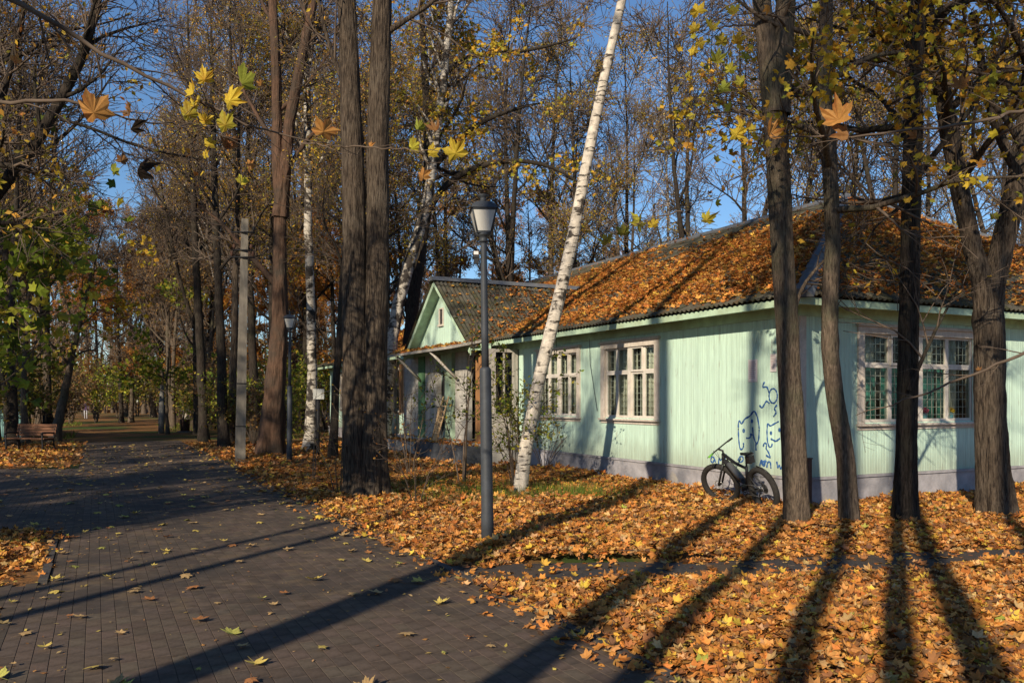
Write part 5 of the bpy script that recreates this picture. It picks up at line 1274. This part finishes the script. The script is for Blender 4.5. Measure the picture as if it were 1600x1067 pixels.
near_branch('bare dark branch crossing the wide window from the right edge', [(1680, 520, 7.0), (1600, 552, 7.0), (1532, 580, 7.0), (1431, 620, 7.1), (1337, 649, 7.2)], [.016, .014, .011, .008, .003], [(1530, 578, 7, 10, 'b')], 6)
near_branch('small twig of yellow leaves hanging above the roof', [(1064, 330, 7.2), (1020, 340, 7.2), (985, 352, 7.2), (940, 378, 7.3)], [.006, .005, .004, .002], [(998, 350, 7.2, 34, 'yg'), (948, 378, 7.3, 30, 'yg'), (975, 365, 7.2, 26, 'g'), (1104, 345, 7.2, 28, 'yg'), (1020, 352, 7.2, 22, 'y')], 4)
near_branch('upper right spray of yellow green maple leaves beside the forked tree', [(1180, 40, 8.5), (1140, 40, 8.5), (1105, 50, 8.4), (1080, 75, 8.4)], [.012, .009, .006, .003],
            [(1090, 18, 8.4, 30, 'y'), (1110, 45, 8.4, 26, 'yg'), (1086, 46, 8.4, 22, 'y'), (1128, 66, 8.5, 28, 'yg'), (1092, 70, 8.4, 24, 'y'), (1084, 80, 8.4, 20, 'y'), (1120, 96, 8.5, 28, 'g'), (1140, 110, 8.5, 24, 'yg'), (1130, 140, 8.6, 26, 'g'), (1150, 66, 8.5, 26, 'y'), (1145, 20, 8.5, 26, 'yg'), (1165, 90, 8.5, 22, 'g'), (1158, 130, 8.5, 24, 'yg'), (1140, 170, 8.6, 22, 'g')], 8)

# ------------------------------------------------------------------ shrubs and saplings
def shrub(name, label, base, H_, n, spread, leafpal, nleaf, lsize, tpl='B', twig='twig', group=None, rmin=.004, cat='shrub', l3=4):
    b = np.array([base[0], base[1], 0.]); root = empty(name, b, 0, label, cat, group)
    st = np.zeros((n, 8, 3)); rr = np.zeros((n, 8)); t = np.linspace(0, 1, 8)
    for k in range(n):
        a = rng.uniform(0, 6.28); h = H_ * rng.uniform(.6, 1.05); sp = spread * rng.uniform(.3, 1)
        st[k, :, 0] = np.cos(a) * (.06 + sp * t ** 1.4) + rng.normal(0, .03, 8) * t; st[k, :, 1] = np.sin(a) * (.06 + sp * t ** 1.4) + rng.normal(0, .03, 8) * t; st[k, :, 2] = h * t - .02
        rr[k] = max(rmin * 1.5, .011 * H_ / 2) * (1 - .8 * t)
    B, Rb = grow(st, rr, 5, .3, 1, (25, 60), H_ * .3, 6, .1, .12, .6, .02, .4, rmin); B2, Rb2 = grow(B, Rb, l3, .2, 1, (25, 60), H_ * .14, 4, 0, .15, .7, .01, .3, rmin)
    link('stems', join_tubes('stems', [(st, rr, 5), (B, Rb, 4), (B2, Rb2, 3)]), root, M[twig])
    if nleaf:
        pos = np.concatenate([along(B2, nleaf), along(B, nleaf)]); pos = pos + rng.normal(0, lsize * .5, pos.shape)
        c = link('leaves', leaves_mesh('leaves', pos, lsize * rng.uniform(.6, 1.2, len(pos)), MAPLE_S if tpl == 'M' else BIRCHL, leafpal), root, M['leaf']); c['kind'] = 'stuff'
    return root
shrub('shrub', 'leafy green yellow shrub growing round the foot of the leaning birch', gp(806, 770), 2.5, 12, .75, 'green', 4, .085, 'B')
shrub('shrub', 'thin spreading shrub with pale leaves before the long wall windows', gp(850, 735), 2.1, 9, 1.6, 'green', 2, .085, 'B', 'twig_pale')
shrub('sapling', 'bare twiggy sapling at the right foot of the twin trunk', gp(650, 790), 1.6, 6, .7, 'orange', 1, .05, l3=2, cat='sapling')
shrub('sapling', 'tall leafy sapling between the lamp post and the porch', gp(722, 760), 3.6, 4, .7, 'green', 2, .10, 'B', cat='sapling')
shrub('sapling', 'bare sapling left of the twin trunk beside the path', gp(487, 752), 2.3, 2, .35, 'gold', 1, .05, l3=2, twig='twig_pale', cat='sapling')
shrub('sapling', 'bare twiggy sapling touching the twin trunk on its left', gp(528, 772), 2.2, 4, .6, 'gold', 1, .05, l3=2, cat='sapling')
shrub('sapling', 'thin stems before the porch base', gp(640, 745), 2.6, 5, 1.0, 'green', 1, .07, l3=3, cat='sapling')
# leafy maples at the left edge, in shade
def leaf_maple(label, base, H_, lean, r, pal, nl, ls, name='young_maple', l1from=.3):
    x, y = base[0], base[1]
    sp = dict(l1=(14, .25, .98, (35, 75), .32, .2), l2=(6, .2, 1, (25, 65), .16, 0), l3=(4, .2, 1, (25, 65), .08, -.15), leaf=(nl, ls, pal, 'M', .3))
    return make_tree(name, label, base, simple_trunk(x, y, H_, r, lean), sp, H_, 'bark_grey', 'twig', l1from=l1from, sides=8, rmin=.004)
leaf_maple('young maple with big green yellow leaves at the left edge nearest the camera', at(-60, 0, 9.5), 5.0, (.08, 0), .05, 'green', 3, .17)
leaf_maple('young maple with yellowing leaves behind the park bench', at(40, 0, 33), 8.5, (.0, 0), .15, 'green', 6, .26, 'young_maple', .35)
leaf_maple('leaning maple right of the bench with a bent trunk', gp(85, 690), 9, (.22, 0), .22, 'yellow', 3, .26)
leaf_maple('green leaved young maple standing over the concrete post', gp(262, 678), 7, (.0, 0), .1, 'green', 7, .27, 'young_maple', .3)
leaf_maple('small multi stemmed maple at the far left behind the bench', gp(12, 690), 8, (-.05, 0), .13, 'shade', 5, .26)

# ------------------------------------------------------------------ woods behind: a few built trees, copied
PROTO = {}
def proto(key, spec, H_, r, bark, twig='twig', fork=False, leafmul=1., rmin=.012, pal=None, dense=1., leafsize=None):
    o = make_tree(key, 'x', (0, 0), simple_trunk(0, 0, H_, r, (rng.normal(0, .02), 0), .5, fork), spec, H_, bark, twig, rmin=rmin, sides=8, leafmul=leafmul, leafpal=pal, dense=dense, leafsize=leafsize)
    PROTO.setdefault(key, []).append(o); return o
for k in range(3): proto('bare_tree', 'bare', 18, .22, ('bark_dark', 'bark_grey', 'bark')[k], ('twig', 'twig_pale', 'twig_pale')[k], k != 1, .9, leafsize=.09)
for k in range(2): proto('birch_tree', 'birch', 19, .15, ('birch', 'bark')[k], 'twig_pale', False, 2.2, leafsize=.085)
for k in range(2): proto('yellow_tree', 'sparse', 17, .19, 'bark_dark', 'twig_pale', k == 0, 2., leafsize=.10)
for k in range(2): proto('orange_tree', 'orange', 15, .16, 'bark_dark', 'twig_pale', False, 2.2, leafsize=.14)
for k in range(2): proto('brown_tree', 'brown', 14, .17, 'bark_grey', 'twig_pale', True, 1.0, dense=1.2)
proto('shade_tree', 'shade', 19, .25, 'bark', 'twig', True, .9)
_st = simple_trunk
def simple_trunk(x, y, H, r, lean=(0, 0), bend=.3, fork=False):
    o = _st(x, y, H, r, lean, bend, fork); t = np.linspace(0, 1, 9); return [(o[0][0], r * (1 - .92 * t ** 2.2))] + o[1:]
proto('tall_tree', 'tall', 20, .19, 'bark', 'twig', False, .6)
proto('slim_tree', 'tall', 15, .105, 'bark', 'twig', False, .4)
proto('slim_tree', 'tall', 16, .13, 'bark', 'twig', False, .4)
def bushproto(key, pal, nl, ls):
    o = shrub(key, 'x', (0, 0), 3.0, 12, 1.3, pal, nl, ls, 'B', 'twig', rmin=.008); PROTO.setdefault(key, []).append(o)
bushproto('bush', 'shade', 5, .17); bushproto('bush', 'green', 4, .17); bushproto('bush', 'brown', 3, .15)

LAB = dict(bare_tree='bare dark limbed tree', birch_tree='white stemmed birch with gold leaves', yellow_tree='dark tree with sparse yellow leaves', orange_tree='dense orange leaved tree', brown_tree='bushy brown twigged tree', bush='dense low bush')
GRP = dict(bare_tree='bare trees in the woods', birch_tree='birches in the woods', yellow_tree='yellowing trees in the woods', orange_tree='orange trees in the woods', brown_tree='brown trees in the woods', bush='bushes under the trees')
MARKS = [(-40, 'at the far left edge'), (45, 'above the park bench'), (110, 'just right of the park bench'), (175, 'left of the far path'), (250, 'at the far end of the path'), (310, 'beside the concrete post'), (372, 'left of the utility pole'), (412, 'right of the utility pole'),
         (455, 'behind the smaller lamp post'), (500, 'right of the upright birch'), (545, 'left of the twin trunk'), (600, 'right of the twin trunk'), (660, 'over the porch gable'), (730, 'left of the near lamp'), (800, 'between near lamp and leaning birch'), (870, 'behind the leaning birch'),
         (950, 'right of the leaning birch'), (1060, 'over the middle of the roof'), (1150, 'left of the forked tree'), (1250, 'between forked and slim trunks'), (1345, 'over the roof corner'), (1430, 'behind the straight dark trunk'), (1520, 'over the right of the roof'), (1620, 'at the right edge')]
used = set()
PLACED = []
def put(key, X, Y, sc=1., v=None):
    PLACED.append((key, X, Y, sc))
def flush():
    slots = {}
    for key, X, Y, sc in PLACED:
        px = 800 + X / Y * F; mk = min(MARKS, key=lambda q: abs(q[0] - px))[1]
        slots.setdefault((key, mk), []).append((Y, X, sc))
    for (key, mk), lst in slots.items():
        lst.sort()
        for n_, (Y, X, sc) in enumerate(lst):
            q = '' if len(lst) == 1 else (('nearer ' if n_ == 0 else 'farther ') if len(lst) == 2 else ('nearest ' if n_ == 0 else 'farthest ' if n_ == len(lst) - 1 else ('middle ' if len(lst) == 3 else ('second nearest ', 'third nearest ', 'fourth nearest ', 'fifth nearest ', 'sixth nearest ', 'seventh nearest ')[min(n_ - 1, 5)])))
            lab = q + LAB[key] + ' ' + mk; ps = PROTO[key]; o = ps[int(rng.integers(len(ps)))]; rz = rng.uniform(0, 6.28)
            if id(o) not in used:
                used.add(id(o)); o.location = (X, Y, 0); o.rotation_euler = (0, 0, rz); o.scale = (sc,) * 3; o['label'] = lab; o['group'] = GRP[key]
            else: copy_tree(o, (X, Y, 0), rz, sc, lab, GRP[key])
def free(X, Y):
    hx, hy = world_to_house(X, Y)
    if -2.5 < hx < 19 and -3 < hy < 34: return False
    if PL - 1.2 < hx < PR + 1.0 and hy < 60: return False
    if hx <= PL and 1 - (hx - PL) * .5 < hy < 15 - (hx - PL) * .42: return False
    return True
for px, dd, key, sc in (
    # behind the roof, right part
    (1000, 46, 'bare_tree', 1.1), (815, 44, 'bare_tree', 1.4), (900, 47, 'yellow_tree', 1.35), (865, 58, 'bare_tree', 1.6), (1085, 50, 'bare_tree', 1.35), (1160, 47, 'bare_tree', 1.3), (1040, 66, 'birch_tree', 1.5), (1340, 42, 'bare_tree', 1.2), (1388, 38, 'bare_tree', 1.15), (1450, 46, 'yellow_tree', 1.3),
    (1500, 55, 'bare_tree', 1.4), (1560, 44, 'bare_tree', 1.2), (1300, 64, 'brown_tree', 1.1), (1220, 76, 'brown_tree', 1.2), (1420, 72, 'brown_tree', 1.15), (1530, 80, 'brown_tree', 1.25), (1590, 56, 'yellow_tree', 1.4), (930, 48, 'yellow_tree', 1.3), (1210, 42, 'bare_tree', 1.2), (1290, 40, 'yellow_tree', 1.1), (1400, 50, 'birch_tree', 1.3),
    # over the gable and centre
    (890, 72, 'orange_tree', 1.3), (830, 62, 'orange_tree', 1.15), (770, 66, 'orange_tree', 1.1), (720, 58, 'orange_tree', 1.1), (800, 56, 'bare_tree', 1.3), (860, 84, 'orange_tree', 1.4), (690, 76, 'orange_tree', 1.3), (960, 82, 'orange_tree', 1.1), (660, 54, 'birch_tree', 1.3), (1060, 90, 'orange_tree', 1.2), (700, 48, 'yellow_tree', 1.25), (1120, 92, 'brown_tree', 1.25), (790, 90, 'orange_tree', 1.5), (980, 54, 'yellow_tree', 1.4),
    # between pole and porch
    (600, 46, 'yellow_tree', 1.3), (560, 42, 'yellow_tree', 1.2), (520, 46, 'orange_tree', 1.1), (500, 56, 'birch_tree', 1.4), (455, 40, 'yellow_tree', 1.1), (420, 52, 'birch_tree', 1.4), (540, 66, 'orange_tree', 1.3), (620, 62, 'orange_tree', 1.2), (400, 36, 'bare_tree', 1.05), (470, 74, 'orange_tree', 1.5), (350, 42, 'birch_tree', 1.2), (385, 62, 'birch_tree', 1.5), (430, 34, 'yellow_tree', .95), (530, 38, 'bare_tree', 1.1), (640, 44, 'yellow_tree', 1.15), (580, 56, 'orange_tree', 1.2), (480, 46, 'yellow_tree', 1.3),
    # far path side
    (330, 50, 'yellow_tree', 1.1), (300, 58, 'orange_tree', 1.05), (270, 70, 'brown_tree', 1.15), (240, 64, 'brown_tree', 1.05), (205, 66, 'brown_tree', 1.1), (170, 54, 'brown_tree', 1.0), (130, 58, 'orange_tree', 1.1), (95, 64, 'orange_tree', 1.15), (60, 52, 'brown_tree', 1.1), (30, 56, 'yellow_tree', 1.15), (0, 44, 'bare_tree', 1.1), (-30, 50, 'brown_tree', 1.2), (150, 80, 'orange_tree', 1.3), (195, 90, 'brown_tree', 1.5), (225, 106, 'brown_tree', 1.7), (260, 92, 'orange_tree', 1.3), (310, 84, 'brown_tree', 1.5), (350, 80, 'orange_tree', 1.5), (400, 88, 'brown_tree', 1.6), (430, 76, 'orange_tree', 1.4), (455, 96, 'brown_tree', 1.7), (485, 86, 'orange_tree', 1.5), (510, 96, 'brown_tree', 1.7), (370, 96, 'brown_tree', 1.6), (445, 58, 'orange_tree', 1.1), (110, 92, 'brown_tree', 1.6), (50, 84, 'brown_tree', 1.6), (75, 42, 'bare_tree', 1.1), (20, 74, 'brown_tree', 1.5), (180, 116, 'brown_tree', 1.9), (140, 112, 'brown_tree', 1.8), (235, 122, 'brown_tree', 1.9),
    (110, 48, 'bare_tree', 1.0), (85, 27.5, 'bare_tree', .8), (20, 31, 'bare_tree', .95), (40, 40, 'bare_tree', 1.1), (290, 76, 'birch_tree', 1.5), (320, 66, 'birch_tree', 1.5), (270, 52, 'brown_tree', .95), (150, 46, 'brown_tree', .9), (320, 42, 'brown_tree', .85), (-10, 36, 'bare_tree', 1.0), (90, 38, 'bare_tree', .95), (240, 84, 'bare_tree', 1.3)):
    X = (px - 800) / F * dd
    for q in range(0, 14):
        if free(X - .08 * q, dd + q * 1.6): put(key, X - .08 * q, dd + q * 1.6, sc); break
# understory bushes
for px, dd, sc in ((-20, 38, 1.2), (30, 44, 1.3), (70, 52, 1.4), (110, 60, 1.5), (150, 66, 1.5), (185, 80, 1.7), (215, 92, 1.8), (250, 84, 1.7), (285, 70, 1.6), (310, 60, 1.5), (330, 50, 1.4), (345, 40, 1.2), (360, 36, 1.0), (375, 54, 1.5), (400, 48, 1.3), (430, 42, 1.2), (460, 44, 1.3), (480, 52, 1.5), (510, 46, 1.3), (560, 60, 1.8), (590, 52, 1.6), (625, 54, 1.6), (320, 44, 1.0), (355, 31, .8), (395, 31, .8), (440, 32, .8), (-40, 30, 1.), (60, 75, 1.8), (130, 90, 2.), (165, 110, 2.2), (235, 110, 2.2), (275, 100, 2.0), (340, 75, 1.8), (440, 66, 2), (520, 70, 2.1), (20, 60, 1.7), (95, 82, 1.9), (200, 118, 2.3), (50, 37, 1.2), (120, 46, 1.3), (165, 52, 1.3), (90, 41, 1.1), (300, 48, 1.2), (275, 60, 1.4)):
    X = (px - 800) / F * dd
    if free(X, dd): put('bush', X, dd, sc)
flush()
# the far-off wood closing the view, with an added ring behind the camera
def far_wood():
    K = 60000
    a = np.concatenate([rng.uniform(R(-42), R(42), 26000), rng.uniform(R(42), R(318), K - 26000)]); rad = rng.uniform(125, 165, K); x = rad * np.sin(a); y = rad * np.cos(a)  # unseen part behind the camera added so window glass reflects dark trees
    top = 15 + 4 * np.sin(a * 31) + 3 * np.sin(a * 77 + 1) + 2 * np.sin(a * 140)
    z = rng.beta(1.1, 1.5, K) * top
    P = np.stack([x, y, z], 1)
    c = leaves_mesh('far_wood', P, rng.uniform(.5, 1.3, K), BIRCHL, 'brown')
    T = 900; a = rng.uniform(R(-180), R(180), T); rad = rng.uniform(118, 160, T); hx = rng.normal(0, .6, T)
    P2 = np.stack([np.stack([rad * np.sin(a), rad * np.cos(a), np.zeros(T)], 1), np.stack([rad * np.sin(a) + hx, rad * np.cos(a), np.full(T, 8.)], 1), np.stack([rad * np.sin(a) + hx * 2, rad * np.cos(a), np.full(T, 17.)], 1)], 1)
    o = link('far_wood', c, None, M['leaf']); tag(o, 'distant brown autumn wood closing the view, with an added unseen ring behind', 'woods', kind='stuff')
    q = link('far_trunks', join_tubes('far_trunks', [(P2, np.tile([[.25, .18, .05]], (T, 1)), 5)]), o, M['bark_grey']); q['kind'] = 'stuff'
far_wood()

# ------------------------------------------------------------------ trees out of view whose shadows fall into it
def beyond(key, X, Y, sc=1., rz=None, tilt=(0, 0), lab='tall tree standing outside the picture whose shadow falls across the leaves', v=0):
    o = PROTO[key][v]; g = 'trees outside the picture that shade it'
    rz = rng.uniform(0, 6.28) if rz is None else rz
    if id(o) not in used:
        used.add(id(o)); c = o; o.location = (X, Y, 0); o.rotation_euler = (tilt[0], tilt[1], rz); o.scale = (sc,) * 3; o['label'] = lab; o['group'] = g
    else: c = copy_tree(o, (X, Y, 0), rz, sc, lab, g); c.rotation_euler = (tilt[0], tilt[1], rz)
    c.name = 'bare_tree' if key != 'shade_tree' else 'shade_tree'
for key, v, X, Y, sc, ty in (('tall_tree', 0, -6.22, -4, 1.25, 0), ('tall_tree', 0, -4.15, -4.2, .92, 0), ('slim_tree', 1, -3.5, -3.6, 1., .03), ('slim_tree', 1, -2.5, -4, 1., -.01), ('slim_tree', 1, -1.62, -3.4, 1., 0), ('slim_tree', 1, -.22, -3.8, 1., 0), ('tall_tree', 0, -1.0, -4, .85, -.03), ('slim_tree', 0, -8.5, -4.2, 1., -.03), ('slim_tree', 0, -9.1, -3.8, .9, -.03)):
    beyond(key, X, Y, sc, 0.0, (0, ty), v=v)
for X, Y, sc in ((-17, -1, 1.), (-21, 3, 1.05), (-19.5, -10, .95), (-17.2, -9, .8), (-13.8, -6.5, .62), (-26, 10, 1.0), (-33, 8, 1.1), (-36, -2, 1.1)):
    beyond('shade_tree', X, Y, sc)
print('objects', len(bpy.data.objects), 'tris', sum(len(m.loop_triangles) or sum(len(p.vertices) - 2 for p in m.polygons) for m in bpy.data.meshes if len(m.polygons) < 20000) )
